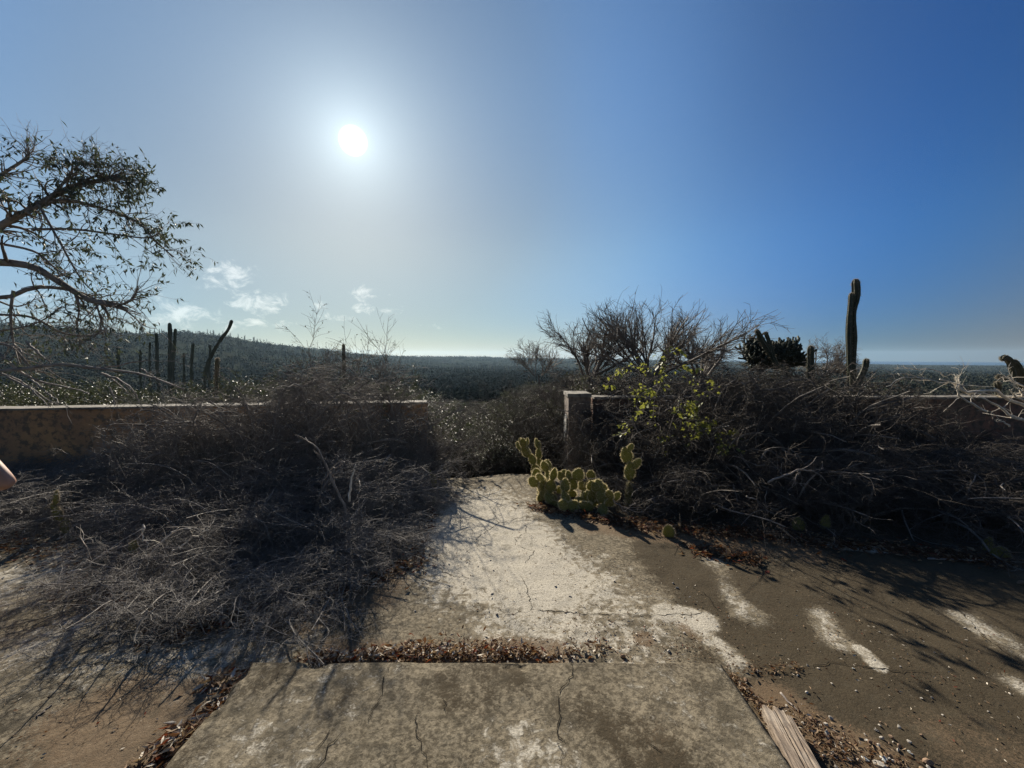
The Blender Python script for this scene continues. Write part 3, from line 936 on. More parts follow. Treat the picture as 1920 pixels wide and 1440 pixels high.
def bare_crown(name, label, px, py_top, Y, width_px, seed, n, mname, dens=1.0, thick=.03, leaves=0, wig=.07, fork=705):
    top = at(px, py_top, Y)
    zb = float(terrain_z(top[0], Y)) - .1
    zf = at(px, fork, Y)[2] - zb
    st, tw, PP = crown_geo(seed, top[2] - zb - zf, width_px * .5 * Y / F, n, thick, dens, wig)
    o = empty(name, (top[0], Y, zb), label, 'shrub')
    r = np.random.default_rng(seed + 1)
    m_ = max(2, n // 4)
    tr = np.stack([resample(np.array([[r.normal() * .15, r.normal() * .15, 0], [r.normal() * .08, r.normal() * .08, zf * .5], [0, 0, zf + .02]]), 8) for _ in range(m_)])
    link('trunk', mesh_np('trunk', *tubes(tr, np.linspace(thick * 1.5, thick, 8)[None].repeat(m_, 0), 7), True), M[mname], o)
    up = np.array([0, 0, zf])
    link('stem', mesh_np('stem', st[0] + up, st[1], True), M[mname], o)
    link('twig', mesh_np('twig', tw[0] + up, tw[1], True), M[mname], o, kind='stuff')
    if leaves:
        V_, F_ = put_leaves(r, PP[2], leaves, .045, .025)
        link('foliage', mesh_np('foliage', V_ + up, F_), M['leaf_dark'], o, kind='stuff')
    return o
bare_crown('bare_shrub', 'largest leafless bush with branches fanning against the sky behind the gate pillar', 1225, 572, 7.4, 420, 707, 22, 'twig_mid', .85, .028)
bare_crown('bare_shrub', 'leafless grey bush on the skyline, left of the largest one', 1105, 606, 8.2, 220, 708, 11, 'twig_mid', 1.1, .032)
bare_crown('bare_shrub', 'low leafless bush on the skyline, right of the largest one', 1320, 620, 7.8, 190, 709, 10, 'twig_mid', 1.0, .032)
bare_crown('bare_shrub', 'small pale leafless bush between the short and the tall column cactus', 1548, 640, 11.0, 130, 710, 12, 'twig_mid', 1.2, .022, wig=.16)
bare_crown('bare_shrub', 'thin sapling with few dry leaves against the bright sky, left of the lone cactus', 588, 606, 9.0, 88, 711, 6, 'twig_mid', .42, .010, 150, fork=765)
bare_crown('bare_shrub', 'thin sapling with few dry leaves against the bright sky, right of the lone cactus', 705, 612, 9.0, 78, 712, 6, 'twig_mid', .42, .010, 150, fork=765)
bare_crown('bare_shrub', 'low wispy bush on the skyline at the left end of the right thicket', 1010, 640, 9.5, 90, 713, 7, 'twig_mid', .9, .014)

# scrub rows behind the walls and in the opening: x, y, scale, kind
rows = []
for k in range(150):
    y = 6.5 * (50 / 6.5) ** (((k + .5) / 150) ** .8) * r_.uniform(.95, 1.05)
    x = r_.uniform(-1.35, 1.35) * y
    rows.append((x, y))
for k in range(60):
    y = r_.uniform(6.5, 9.5)
    rows.append((r_.uniform(-1.25, 1.3) * y, y))
for pxx_, y in [(800, 6.35), (828, 6.5), (856, 6.4), (886, 6.5), (915, 6.4), (945, 6.5), (975, 6.35), (1005, 6.3), (1030, 6.4), (770, 6.5), (815, 7.3), (850, 7.2), (890, 7.3), (930, 7.2), (970, 7.2), (1010, 7.3),
               (800, 8.4), (840, 8.6), (880, 8.5), (925, 8.6), (965, 8.5), (1005, 8.4), (820, 10), (870, 10.4), (920, 10.2), (970, 10), (1020, 9.8), (800, 12), (840, 12.5), (880, 12), (930, 12.5), (780, 14), (830, 15), (870, 14.5), (910, 15), (850, 18), (890, 18), (820, 18), (940, 18)] + [(float(r_.uniform(770, 1010)), float(r_.uniform(13, 40))) for _ in range(34)]:
    rows.append(((pxx_ - 960) / F * y, y))
for x, y in rows:
    pxx = 960 + F * x / y
    # how high the scrub may stand here, from the photograph
    top = np.interp(pxx, [-300, 0, 330, 560, 700, 790, 850, 960, 1010, 1120, 1350, 1480, 1620, 1700, 2300],
                    [690, 690, 700, 690, 690, 720, 745, 730, 690, 672, 676, 690, 715, 722, 722])
    top = top + np.clip((y - 9) * 1.0, 0, 20)
    if 780 < pxx < 985:
        top = 798 - 54 * sst(6.2, 10.0, np.array(y))
        if y > 11: top = 748
    z0 = float(terrain_z(x, y)) - .05
    H_ = float(at(960, top, y)[2]) - z0
    H_ *= r_.uniform(.72, 1.05)
    if H_ < .25: continue
    H_ = min(H_, 3.2)
    kind = r_.random()
    leftside = pxx < 800
    reg = ('below the leaning tree' if pxx < 210 else 'round the group of column cacti' if pxx < 450 else 'by the lone column cactus' if pxx < 790 else
           'in the opening between the walls' if pxx < 1060 else 'under the largest bare bush' if pxx < 1340 else 'round the candelabra shrub' if pxx < 1490 else
           'round the tallest cactus' if pxx < 1650 else 'on the seaward side')
    where = reg + (', next to the wall' if y < 7.4 else ', a little farther off' if y < 13 else ', well beyond the wall')
    gname = 'scrub bushes beyond the walls ' + reg
    if leftside and kind < .82 or (not leftside and kind < .22):
        src, h0, mt, lb = leafy[int(r_.integers(0, 3))], 1.75, (None if leftside else sg), 'small-leaved green-grey bush ' + where
    elif kind < .9:
        src, h0, mt, lb = bare[int(r_.integers(0, 3))], 1.9, (br if leftside else dk), 'leafless twiggy bush ' + where
    else:
        src, h0, mt, lb = tang[int(r_.integers(0, 4))], .85, (None if leftside else dk), 'rounded dry tangle bush ' + where
    sc_ = H_ / h0
    w = max(sc_, min(1.0, sc_ * 1.6)) if h0 > 1 else max(sc_ * .8, .7)
    copy_thing(src, (x, y, z0), r_.uniform(0, 6.28), (w, w, sc_), lb, gname, mt)

# far scrub: one rough mass of leaf sized facets over the valley and hills
r_ = np.random.default_rng(77)
n = 44000
R_ = 42 * (900 / 42) ** (r_.random(n) ** .85)
A_ = r_.uniform(-1.35, 1.3, n)
x, y = R_ * np.sin(A_), R_ * np.cos(A_)
z = terrain_z(x, y)
dens = fbm(x * .05, y * .05, 3)
keep = (dens > .36) & (z > -22)
x, y, z, R_ = x[keep], y[keep], z[keep], R_[keep]
n = len(x)
size = r_.uniform(.6, 1.5, n) * (1 + R_ / 500)
K = 12
c = r_.normal(size=(n, K, 3)) * np.array([.55, .55, .36]) * size[:, None, None]
c[..., 2] = np.abs(c[..., 2]) + size[:, None] * .1
c += np.stack([x, y, z], -1)[:, None, :]
u = nrm(r_.normal(size=(n, K, 3)))
v = nrm(np.cross(u, r_.normal(size=(n, K, 3))))
sz = (r_.uniform(.12, .26, (n, K)) * size[:, None])[..., None]
V = np.stack([c - u * sz, c + v * sz * .7, c + u * sz, c - v * sz * .7], 2).reshape(-1, 3)
q = np.arange(n * K * 4).reshape(-1, 4)
far = mat('far_scrub_leaves', (.034, .040, .027), (.046, .047, .034), .1, .95, .0, lo=.4, hi=.6)
link('distant_scrub', mesh_np('distant_scrub', V, q), far, kind='stuff', label='dark dry scrub covering the valley and the far hills')
# columns of cacti along the ridge, too many and too small to count
n = 420
A_ = np.concatenate([r_.uniform(-1.0, -.42, 330), r_.uniform(-.42, .1, 90)])
R_ = r_.uniform(150, 330, n)
x, y = R_ * np.sin(A_), R_ * np.cos(A_)
z = terrain_z(x, y)
hh = r_.uniform(1.5, 4.2, n)
lean = r_.normal(size=(n, 2)) * .05
P = np.stack([np.stack([x + lean[:, 0] * t * hh, y + lean[:, 1] * t * hh, z - .3 + t * (hh + .3)], -1) for t in np.linspace(0, 1, 4)], 1)
V, Fq = tubes(P, np.broadcast_to(np.array([.17, .19, .18, .10]), (n, 4)), 5, True)
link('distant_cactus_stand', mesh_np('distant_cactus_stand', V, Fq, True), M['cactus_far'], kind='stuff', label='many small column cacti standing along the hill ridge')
for o in tang + bare + leafy:
    drop(o)

# ------------------------------------------------------------------ cacti
def column_geo(pts, r, ribs=9, K=None, seed=0, dome=True):
    """ribbed cactus stem along a smooth line, with spine slivers on the ribs"""
    rr = np.random.default_rng(seed)
    pts = np.asarray(pts, float)
    L = np.linalg.norm(np.diff(pts, axis=0), axis=1).sum()
    K = K or int(np.clip(L / .07, 8, 36))
    tt_ = np.concatenate([np.linspace(0, 1 - 1.3 * r / L, K)[:-1], 1 - 1.3 * r / L * (1 - np.sin(np.linspace(0, math.pi / 2, 7)))])
    fine = resample(pts, 400)
    al_ = np.concatenate([[0], np.cumsum(np.linalg.norm(np.diff(fine, axis=0), axis=1))])
    L = al_[-1]
    C = np.stack([np.interp(tt_, al_ / L, fine[:, q_]) for q_ in range(3)], -1)
    K = len(tt_)
    T = nrm(np.gradient(C, axis=0))
    ref = np.array([0, 1., 0])
    A = nrm(np.cross(T, ref)); B = np.cross(T, A)
    n = ribs * 2
    a = np.arange(n) * 2 * math.pi / n + rr.random()
    prof = np.where(np.arange(n) % 2 == 0, 1.0, .74)
    t = tt_
    s_ = t * L
    rad = r * (.92 + .08 * np.sin(s_ * 9 + rr.random() * 6)) * np.where(t < .12, .85 + t * 1.2, 1)
    if dome:
        u = np.clip((s_ - (L - r * 1.3)) / (r * 1.3), 0, 1)
        rad = rad * np.sqrt(np.maximum(1 - u * u, .02))
    ring = C[:, None, :] + (A[:, None, :] * np.cos(a)[None, :, None] + B[:, None, :] * np.sin(a)[None, :, None]) * (rad[:, None] * prof[None, :])[..., None]
    j = np.arange(n); j2 = (j + 1) % n
    base = (np.arange(K - 1) * n)[:, None]
    q = np.stack([base + j, base + j2, base + n + j2, base + n + j], -1).reshape(-1, 4)
    V = np.concatenate([ring.reshape(-1, 3), C[-1:] + T[-1:] * r * .04])
    e = (K - 1) * n
    tri = np.stack([e + j, e + j2, np.full(n, len(V) - 1)], -1)
    # spines at the areoles
    ns = int(L / .035)
    ks = rr.uniform(0, K - 1.01, (ns, ribs))
    k0 = ks.astype(int); f = (ks - k0)[..., None]
    rj = np.broadcast_to(np.arange(ribs) * 2, (ns, ribs))
    pos = (ring[k0, rj] * (1 - f) + ring[k0 + 1, rj] * f).reshape(-1, 3)
    cen = (C[k0] * (1 - f) + C[k0 + 1] * f).reshape(-1, 3)
    pos = np.repeat(pos, 4, 0); out = nrm(pos - np.repeat(cen, 4, 0))
    d = nrm(out + rr.normal(size=out.shape) * .6)
    sl = rr.uniform(.012, .034, len(pos))[:, None]
    w = nrm(np.cross(d, rr.normal(size=d.shape))) * .0011
    SV = np.stack([pos - w, pos + w, pos + d * sl], 1).reshape(-1, 3)
    sf = np.arange(len(SV)).reshape(-1, 3)
    return (V, [q, tri]), (SV, [sf])

def px_line(pts, Y, dy=0.0):
    return [at(x, y, Y + dy * k) for k, (x, y) in enumerate(pts)]

def column_cactus(label, stems, Y, group=None, spines=True, seed=0, m='cactus', base_drop=1.2):
    """stems: list of (pixel line from the base up, width in pixels)"""
    p0 = at(*stems[0][0][0], Y)
    zb = float(terrain_z(p0[0], Y)) - .1
    o = empty('column_cactus', (p0[0], Y, zb), label, 'cactus', group)
    org = np.array([p0[0], Y, zb])
    for k, (pix, wpx) in enumerate(stems):
        pts = [at(x, y, Y - .02 * k) for x, y in pix]
        if k == 0:
            bpt = pts[0].copy(); bpt[2] = zb; bpt[0] += (pts[0][0] - pts[-1][0]) * .15
            if pts[0][2] - zb > .1: pts = [bpt] + pts
        r = wpx * .5 * Y / F
        body, sp = column_geo(np.array(pts) - org, r, 8 if wpx > 12 else 7, seed=seed + k)
        st = link('stem' if k == 0 else 'arm', mesh_np('stem', *body, False), M[m], o)
        if spines:
            link('spine', mesh_np('spine', *sp), M['spine_dark'], st, kind='stuff')
    return o
column_cactus('tallest column cactus, twin-topped and black against the sky on the right', [([(1596, 748), (1597, 700), (1599, 640), (1598, 590), (1605, 555), (1604, 523)], 14),
              ([(1594, 700), (1592, 650), (1593, 600), (1596, 565), (1597, 549)], 11), ([(1600, 735), (1612, 712), (1622, 690), (1625, 672)], 12)], 6.25, seed=1)
column_cactus('short straight column cactus standing between the candelabra shrub and the tallest cactus', [([(1521, 752), (1520, 700), (1520, 648)], 13)], 6.0, seed=5)
column_cactus('forked column cactus leaning left in front of the dark candelabra shrub', [([(1478, 715), (1456, 684), (1445, 664), (1430, 640), (1418, 618)], 11), ([(1450, 672), (1444, 648), (1435, 622)], 8.5)], 6.3, seed=8)
column_cactus('column cactus bending over at the right edge of the view', [([(1940, 760), (1925, 735), (1905, 705), (1895, 680), (1884, 670), (1877, 676)], 13), ([(1930, 750), (1922, 715), (1908, 684), (1898, 676)], 11),
              ([(1945, 742), (1935, 705), (1925, 690)], 11), ([(1935, 730), (1900, 712), (1868, 706)], 9)], 6.6, seed=11)
column_cactus('short dark column cactus stub beyond the wall below the bending cactus', [([(1871, 748), (1869, 715)], 10)], 6.8, seed=15)
column_cactus('lone column cactus standing up between the two dry saplings', [([(646, 760), (645, 700), (644, 645)], 7)], 13.0, seed=17)
gL = 'column cacti standing in the scrub on the left'
for k, (lb, pix, w) in enumerate([
    ('tallest upright column cactus of the left group', [(318, 700), (319, 650), (318, 605)], 7),
    ('column cactus close beside the tallest one of the left group', [(324, 700), (327, 650), (329, 616)], 5.5),
    ('column cactus in the left group just left of the tallest pair', [(295, 690), (294, 650), (293, 624)], 6),
    ('long thin column cactus leaning strongly to the right with its tip above the skyline', [(385, 700), (396, 668), (412, 640), (428, 618), (435, 600)], 6),
    ('short column cactus at the foot of the leaning one', [(392, 700), (394, 670), (394, 646)], 4.5),
    ('column cactus midway between the tallest pair and the leaning one', [(359, 700), (360, 670), (362, 643)], 5.5),
    ('thin column cactus standing alone at the left end of the left group', [(223, 705), (222, 680), (221, 652)], 5),
    ('thin column cactus third from the left end of the left group', [(281, 700), (281, 670), (281, 642)], 4),
    ('thin column cactus second from the left end of the left group', [(263, 705), (263, 680), (263, 655)], 4),
    ('small column cactus just right of the tallest pair', [(345, 705), (345, 685), (345, 661)], 4),
    ('broken topped column cactus rising close behind the ochre wall', [(405, 770), (406, 710), (408, 671)], 7)]):
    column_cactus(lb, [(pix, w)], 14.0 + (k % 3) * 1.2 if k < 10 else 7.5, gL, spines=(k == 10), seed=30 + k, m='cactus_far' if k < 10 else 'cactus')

# prickly pears: pads as parts, each with its fringe of spines
def pad_mesh(seed):
    r = np.random.default_rng(seed)
    nh, na = 12, 14
    h = np.linspace(0, 1, nh)
    w = .40 * np.sin(math.pi * np.clip(h, .015, .985) ** .78) ** .62 + .02
    th = .062 * np.sin(math.pi * np.clip(h, .02, .98) ** .7) ** .6 + .012
    a = np.arange(na) * 2 * math.pi / na
    x = w[:, None] * np.cos(a) * (1 + r.normal(size=(nh, 1)) * .02)
    y = np.sign(np.sin(a)) * np.abs(np.sin(a)) ** .8 * th[:, None]
    z = np.broadcast_to(h[:, None], x.shape)
    V = np.stack([x, y + .06 * (h[:, None] - .5) ** 2, z], -1).reshape(-1, 3)
    V[:, :] += r.normal(size=V.shape) * .004
    base = (np.arange(nh - 1) * na)[:, None]
    j = np.arange(na); j2 = (j + 1) % na
    q = np.stack([base + j, base + j2, base + na + j2, base + na + j], -1).reshape(-1, 4)
    V = np.concatenate([V, [[0, 0, 1.005]], [[0, 0, -.01]]])
    e = (nh - 1) * na
    tri = np.concatenate([np.stack([e + j, e + j2, np.full(na, len(V) - 2)], -1), np.stack([j2, j, np.full(na, len(V) - 1)], -1)])
    body = mesh_np('pad', V, [q, tri], True)
    # spines from areoles on faces and rim
    n = 170
    hh = r.uniform(.08, 1, n)
    aa = np.where(r.random(n) < .5, r.choice([0, math.pi], n) + r.normal(size=n) * .25, r.uniform(0, 6.28, n))
    ww = .40 * np.sin(math.pi * np.clip(hh, .02, .98) ** .78) ** .62
    tt = .062 * np.sin(math.pi * np.clip(hh, .02, .98) ** .7) ** .6
    pos = np.column_stack([ww * np.cos(aa), tt * np.sin(aa), hh])
    out = nrm(np.column_stack([np.cos(aa), np.sin(aa) * 2.2, (hh - .5) * 1.6]))
    pos = np.repeat(pos, 5, 0); out = np.repeat(out, 5, 0)
    d = nrm(out + r.normal(size=out.shape) * .55)
    sl = r.uniform(.06, .2, len(pos))[:, None]
    wv = nrm(np.cross(d, r.normal(size=d.shape))) * .0062
    SV = np.stack([pos - wv, pos + wv, pos + d * sl], 1).reshape(-1, 3)
    # fine pale hairs
    spn = mesh_np('spine', SV, np.arange(len(SV)).reshape(-1, 3))
    body.materials.append(M['pad']); spn.materials.append(M['spine'])
    return body, spn
PADS = [pad_mesh(s_) for s_ in (1, 2, 3)]

def add_pad(root, org, base, up, face, size, width=1.0, k=0):
    """one pad: base point, growing direction, facing direction"""
    up = Vector(up).normalized()
    y = (Vector(face) - up * up.dot(Vector(face))).normalized()
    x = y.cross(up)
    mtx = Matrix((x, y, up)).transposed().to_4x4()
    o = bpy.data.objects.new('pad', PADS[k % 3][0]); COL.objects.link(o)
    o.parent = root
    o.matrix_local = Matrix.Translation(Vector(base) - Vector(org)) @ mtx @ Matrix.Diagonal((size * width, size, size, 1))
    s2 = bpy.data.objects.new('spine', PADS[k % 3][1]); COL.objects.link(s2)
    s2.parent = o
    s2['kind'] = 'stuff'
    return o

def pear(label, bases, seed, levels=3, size=.16, lean=.5, wid=(.8, 1.05), kids=(1, 3), first_up=None, group=None, budget=40, dim=False):
    
    r = np.random.default_rng(seed)
    org = np.array(bases[0], float)
    root = empty('prickly_pear', org, label, 'cactus', group)
    q = []
    for b in bases:
        u = nrm(np.array([r.normal() * lean, r.normal() * lean * .6, 1.0])) if first_up is None else np.array(first_up)
        q.append((np.array(b, float), u, 0))
    cnt = 0
    while q and cnt < budget:
        b, u, lv = q.pop(0)
        sz = size * r.uniform(.8, 1.2) * (1 - .08 * lv)
        f = nrm(np.array([r.normal() * .6, -1, r.normal() * .3]))
        w = r.uniform(*wid)
        pd_ = add_pad(root, org, b, u, f, sz, w, int(r.integers(0, 3)))
        if dim:  # pads standing in shade get darker spines, the shade put into their colour
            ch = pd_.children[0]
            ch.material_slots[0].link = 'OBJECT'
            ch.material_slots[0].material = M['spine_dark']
        cnt += 1
        if lv + 1 < levels:
            x = nrm(np.cross(f, u))
            for c in range(int(r.integers(kids[0], kids[1] + 1))):
                th = r.uniform(-.9, .9)
                base = b + u * sz * (.5 + .47 * math.cos(th)) + x * sz * w * .36 * math.sin(th)
                nu = nrm(u * .7 + x * math.sin(th) * .9 + np.array([r.normal() * .15, r.normal() * .25, .55]))
                q.append((base, nu, lv + 1))
    return root
def gz(px, py):
    p = G(px, py)
    return np.array([p[0], p[1], float(yard_z(p[0], p[1])) - .01])
pear('broad clump of sunlit prickly pear at the right edge of the path', [gz(1040, 940), gz(1075, 948), gz(1110, 958), gz(1022, 930), gz(1060, 925), gz(1095, 935), gz(1128, 965), gz(1050, 952), gz(1085, 960), gz(1035, 922), gz(1075, 932), gz(1012, 938), gz(1100, 948)], 4, 3, .14, .95, wid=(.9, 1.15), kids=(1, 2), budget=60)
pear('tall loose prickly pear standing in the opening before the gate pillar', [gz(1010, 893), gz(1030, 888)], 9, 4, .17, .5, wid=(.6, .85), kids=(1, 3), budget=26)
r0 = pear('single upright prickly pear stem in front of the right thicket', [gz(1178, 948)], 12, 1, .30, .0, wid=(.42, .43), first_up=(.02, 0, 1))
o_ = np.array(r0.location)
b0 = o_ + np.array([.006, 0, .29])
add_pad(r0, o_, b0, (.02, 0, 1), (0.2, -1, 0), .20, .72, 1)
add_pad(r0, o_, b0 + (.03, 0, .13), (.7, 0, .8), (0.1, -1, .2), .13, .8, 2)
add_pad(r0, o_, b0 + (-.01, .02, .185), (-.25, 0, 1), (-.2, -1, 0), .17, .85, 0)
add_pad(r0, o_, b0 + (-.02, -.02, .33), (.5, -.1, .8), (-.2, -1, .3), .08, .9, 1)
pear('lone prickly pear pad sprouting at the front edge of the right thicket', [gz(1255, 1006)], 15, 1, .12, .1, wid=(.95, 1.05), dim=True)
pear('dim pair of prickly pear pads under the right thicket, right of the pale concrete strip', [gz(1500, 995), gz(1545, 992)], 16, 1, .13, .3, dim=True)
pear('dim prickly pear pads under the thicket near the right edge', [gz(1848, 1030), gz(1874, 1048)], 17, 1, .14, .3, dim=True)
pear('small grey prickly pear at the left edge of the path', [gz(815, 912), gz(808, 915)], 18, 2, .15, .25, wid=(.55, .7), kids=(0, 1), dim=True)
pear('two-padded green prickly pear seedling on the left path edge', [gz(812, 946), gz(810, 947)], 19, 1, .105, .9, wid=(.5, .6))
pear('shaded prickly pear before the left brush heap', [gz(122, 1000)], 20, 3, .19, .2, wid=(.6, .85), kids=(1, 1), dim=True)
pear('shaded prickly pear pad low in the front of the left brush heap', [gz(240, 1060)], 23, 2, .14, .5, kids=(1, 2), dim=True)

# dark candelabra shrub on the skyline
def candelabra(px, py_top, Y, wpx, label):
    top = at(px, py_top, Y)
    zb = float(terrain_z(top[0], Y))
    H_ = top[2] - zb
    r = np.random.default_rng(31)
    n = 34
    a = r.uniform(0, 6.28, n)
    R_ = wpx * .5 * Y / F
    p0 = np.column_stack([np.cos(a) * .08, np.sin(a) * .08, np.full(n, H_ * .45)])
    e = np.column_stack([np.cos(a) * R_, np.sin(a) * R_, r.uniform(.1, .7, n) * R_])
    P0, R0 = walk(r, p0, e, r.uniform(.55, 1.0, n) * R_, 7, .16, .12, np.full(n, .022), .8)
    P1, R1 = sprout(r, P0, R0, 700, (.08, .2), 4, (.8, .3), .2, .3, .9, .2, 1, 1.0, .019)
    P2, R2 = sprout(r, P1, R1, 2000, (.05, .11), 3, (.9, .3), .2, .3, .9, .3, 1, 1.2, .018)
    s_ = H_ / np.percentile(P1[..., 2], 99.5)
    tr = np.array([[[0, 0, 0], [.01, 0, H_ * .2], [0, 0, H_ * .4]]])
    o = empty('candelabra_shrub', (top[0], Y, zb), label, 'shrub')
    link('trunk', mesh_np('trunk', *tubes(tr, np.array([[.09, .08, .06]]), 7, True), True), M['twig_dark'], o)
    link('branch', mesh_np('branch', *tubes(P0 * s_, R0, 5, True), True), M['cactus_black'], o)
    link('fleshy_shoots', mesh_np('fleshy_shoots', *merge([tubes(P1 * s_, R1, 5, True), tubes(P2 * s_, R2, 4, True)]), True), M['cactus_black'], o, kind='stuff')
candelabra(1446, 642, 8.6, 52, 'dark bushy candelabra shrub on the skyline behind the leaning forked cactus')

# ------------------------------------------------------------------ the tree that leans in from the left
TY = 5.6
torg = np.array([-9.6, 6.3, float(terrain_z(-9.6, 6.3)) - .2])
tree = empty('tree', torg, 'half-bare tree leaning in from the left over the ochre wall, with small drooping leaves', 'tree')
def limb(pix, r, y0=TY, dy=0, start=None, K=16):
    pts = [at(x, y, y0 + dy * k) for k, (x, y) in enumerate(pix)]
    if start is not None: pts = [start] + pts
    C = resample(pts, K)
    return C, np.linspace(r, r * .4, K)
fork = np.array([-9.0, 6.1, 2.0])
trunkP = resample([torg, torg + (.1, 0, 1.0), fork, fork + (.35, -.1, .9)], 16)
limbs = [limb([(-60, 470), (0, 425), (60, 392), (105, 365), (150, 345), (195, 338), (222, 330)], .055, 5.6, .03, fork),
         limb([(-60, 500), (0, 492), (60, 500), (110, 528), (165, 562), (205, 570), (238, 579)], .06, 5.3, .02, fork),
         limb([(165, 562), (200, 565), (225, 571), (245, 563), (256, 548), (257, 541)], .020, 5.42, .0),
         limb([(-80, 540), (0, 560), (60, 540), (110, 540), (160, 552), (195, 575), (205, 600)], .034, 5.35, .02, fork),
         limb([(-60, 380), (0, 330), (45, 300), (55, 285)], .030, 5.7, .03, fork),
         limb([(20, 410), (110, 375), (190, 390), (255, 415), (292, 452), (325, 482)], .022, 5.6, .03),
         limb([(60, 430), (140, 430), (220, 440), (275, 446), (300, 436)], .018, 5.5, .03),
         limb([(-40, 450), (60, 470), (100, 500), (125, 520)], .018, 5.2, .02),
         limb([(80, 385), (130, 330), (138, 305), (158, 312)], .018, 5.6, .03),
         limb([(120, 360), (180, 330), (215, 338), (228, 328)], .018, 5.7, .03),
         limb([(140, 548), (148, 580), (145, 610), (150, 650)], .014, 5.4, 0), limb([(180, 568), (190, 600), (200, 630)], .013, 5.4, 0),
         limb([(25, 545), (20, 590), (25, 640), (40, 680)], .018, 5.3, 0), limb([(0, 590), (60, 595), (120, 625), (180, 628), (190, 606)], .017, 5.4, 0, ),
         limb([(0, 620), (50, 612), (90, 595), (118, 575), (140, 608)], .012, 5.3, 0),
         limb([(-30, 640), (20, 650), (60, 690), (90, 700)], .02, 5.2, 0), limb([(70, 380), (110, 450), (150, 520), (185, 556)], .016, 5.4, .0)]
LP = np.stack([l[0] for l in limbs]); LR = np.stack([l[1] for l in limbs])
link('trunk', mesh_np('trunk', *tubes((trunkP - torg)[None], np.linspace(.17, .09, 16)[None], 10), True), M['bark'], tree)
for p, r in zip(LP, LR):
    link('limb', mesh_np('limb', *tubes((p - torg)[None], np.maximum(r, .005)[None], 7, True), True), M['bark'], tree)
r_ = np.random.default_rng(41)
P1, R1 = sprout(r_, LP, LR, 230, (.2, .6), 8, (.75, .3), .2, -.02, .5, .15, 1, .3, .004)
Pu, Ru = sprout(r_, LP[[0, 4, 5, 8, 9]], LR[[0, 4, 5, 8, 9]], 150, (.2, .4), 8, (.75, .3), .2, .0, .5, .2, 1, .3, .004)
P2, R2 = sprout(r_, np.concatenate([P1, Pu]), np.concatenate([R1, Ru]), 950, (.12, .45), 6, (.7, .3), .2, -.02, .6, .2, 1, .4, .0022)
P3, R3 = sprout(r_, P2, R2, 700, (.05, .18), 4, (.8, .3), .2, 0, .7, .3, 1, .5, .0018)
link('twig', mesh_np('twig', *merge([tubes(P1 - torg, R1, 4), tubes(Pu - torg, Ru, 4), tubes(P2 - torg, R2, 3), tubes(P3 - torg, R3, 3)]), True), M['bark'], tree, kind='stuff')
# leaves hang mostly on the upper boughs
allP = [P2, P3]
lv = []
for Q, nn in ((P2, 6000), (P3, 3400)):
    N, K, _ = Q.shape
    i = r_.integers(0, N, nn)
    t = r_.uniform(.3, 1, nn) * (K - 1)
    k = np.minimum(t.astype(int), K - 2)
    f = (t - k)[:, None]
    pos = Q[i, k] * (1 - f) + Q[i, k + 1] * f
    prob = np.clip(.20 + sst(2.3, 3.3, pos[:, 2]) * .55, 0, 1)
    ok = (r_.random(nn) < prob * (1 - .92 * sst(3.9, 4.75, pos[:, 2])))
    pos = pos[ok]
    d = r_.normal(size=pos.shape) * .55 + np.array([.2, 0, -.75])
    lv.append(leaf_batch(r_, pos, d, r_.uniform(.05, .105, len(pos)), r_.uniform(.016, .03, len(pos)), .2, .12))
V, Fl = merge(lv)
link('foliage', mesh_np('foliage', V - torg, Fl), M['leaf_dark'], tree, kind='stuff')

# ------------------------------------------------------------------ dead limbs
def dead_limb(name, label, lines, Y, m, cat='branch', twigs=0, seed=0, wig=.012, group=None, z_twig=.5):
    """lines: (pixel line, radius at its thick end, optional depth offset)"""
    r = np.random.default_rng(seed)
    org = at(*lines[0][0][0], Y)
    o = empty(name, org, label, cat, group)
    PP, RR_ = [], []
    for k, l in enumerate(lines):
        pix, rad = l[0], l[1]
        dy = l[2] if len(l) > 2 else 0
        K = 14
        C = resample([at(x, y, Y + dy * j / max(1, len(pix) - 1)) for j, (x, y) in enumerate(pix)], K) - org
        C[1:-1] += r.normal(size=(K - 2, 3)) * wig * .5
        R_ = np.linspace(rad, rad * .35, K)
        PP.append(C); RR_.append(R_)
        link('branch', mesh_np('branch', *tubes(C[None], R_[None], 6, True), True), m, o)
    if twigs:
        P1, R1 = sprout(r, np.array(PP), np.array(RR_), twigs, (.08, .3), 5, (.7, .25), .25, 0, .5, .3, 1, .4, .002)
        P2, R2 = sprout(r, P1, R1, twigs * 2, (.04, .14), 4, (.8, .3), .25, 0, .6, .2, 1, .5, .0016)
        link('twig', mesh_np('twig', *merge([tubes(P1, R1, 4), tubes(P2, R2, 3)]), True), m, o, kind='stuff')
    return o
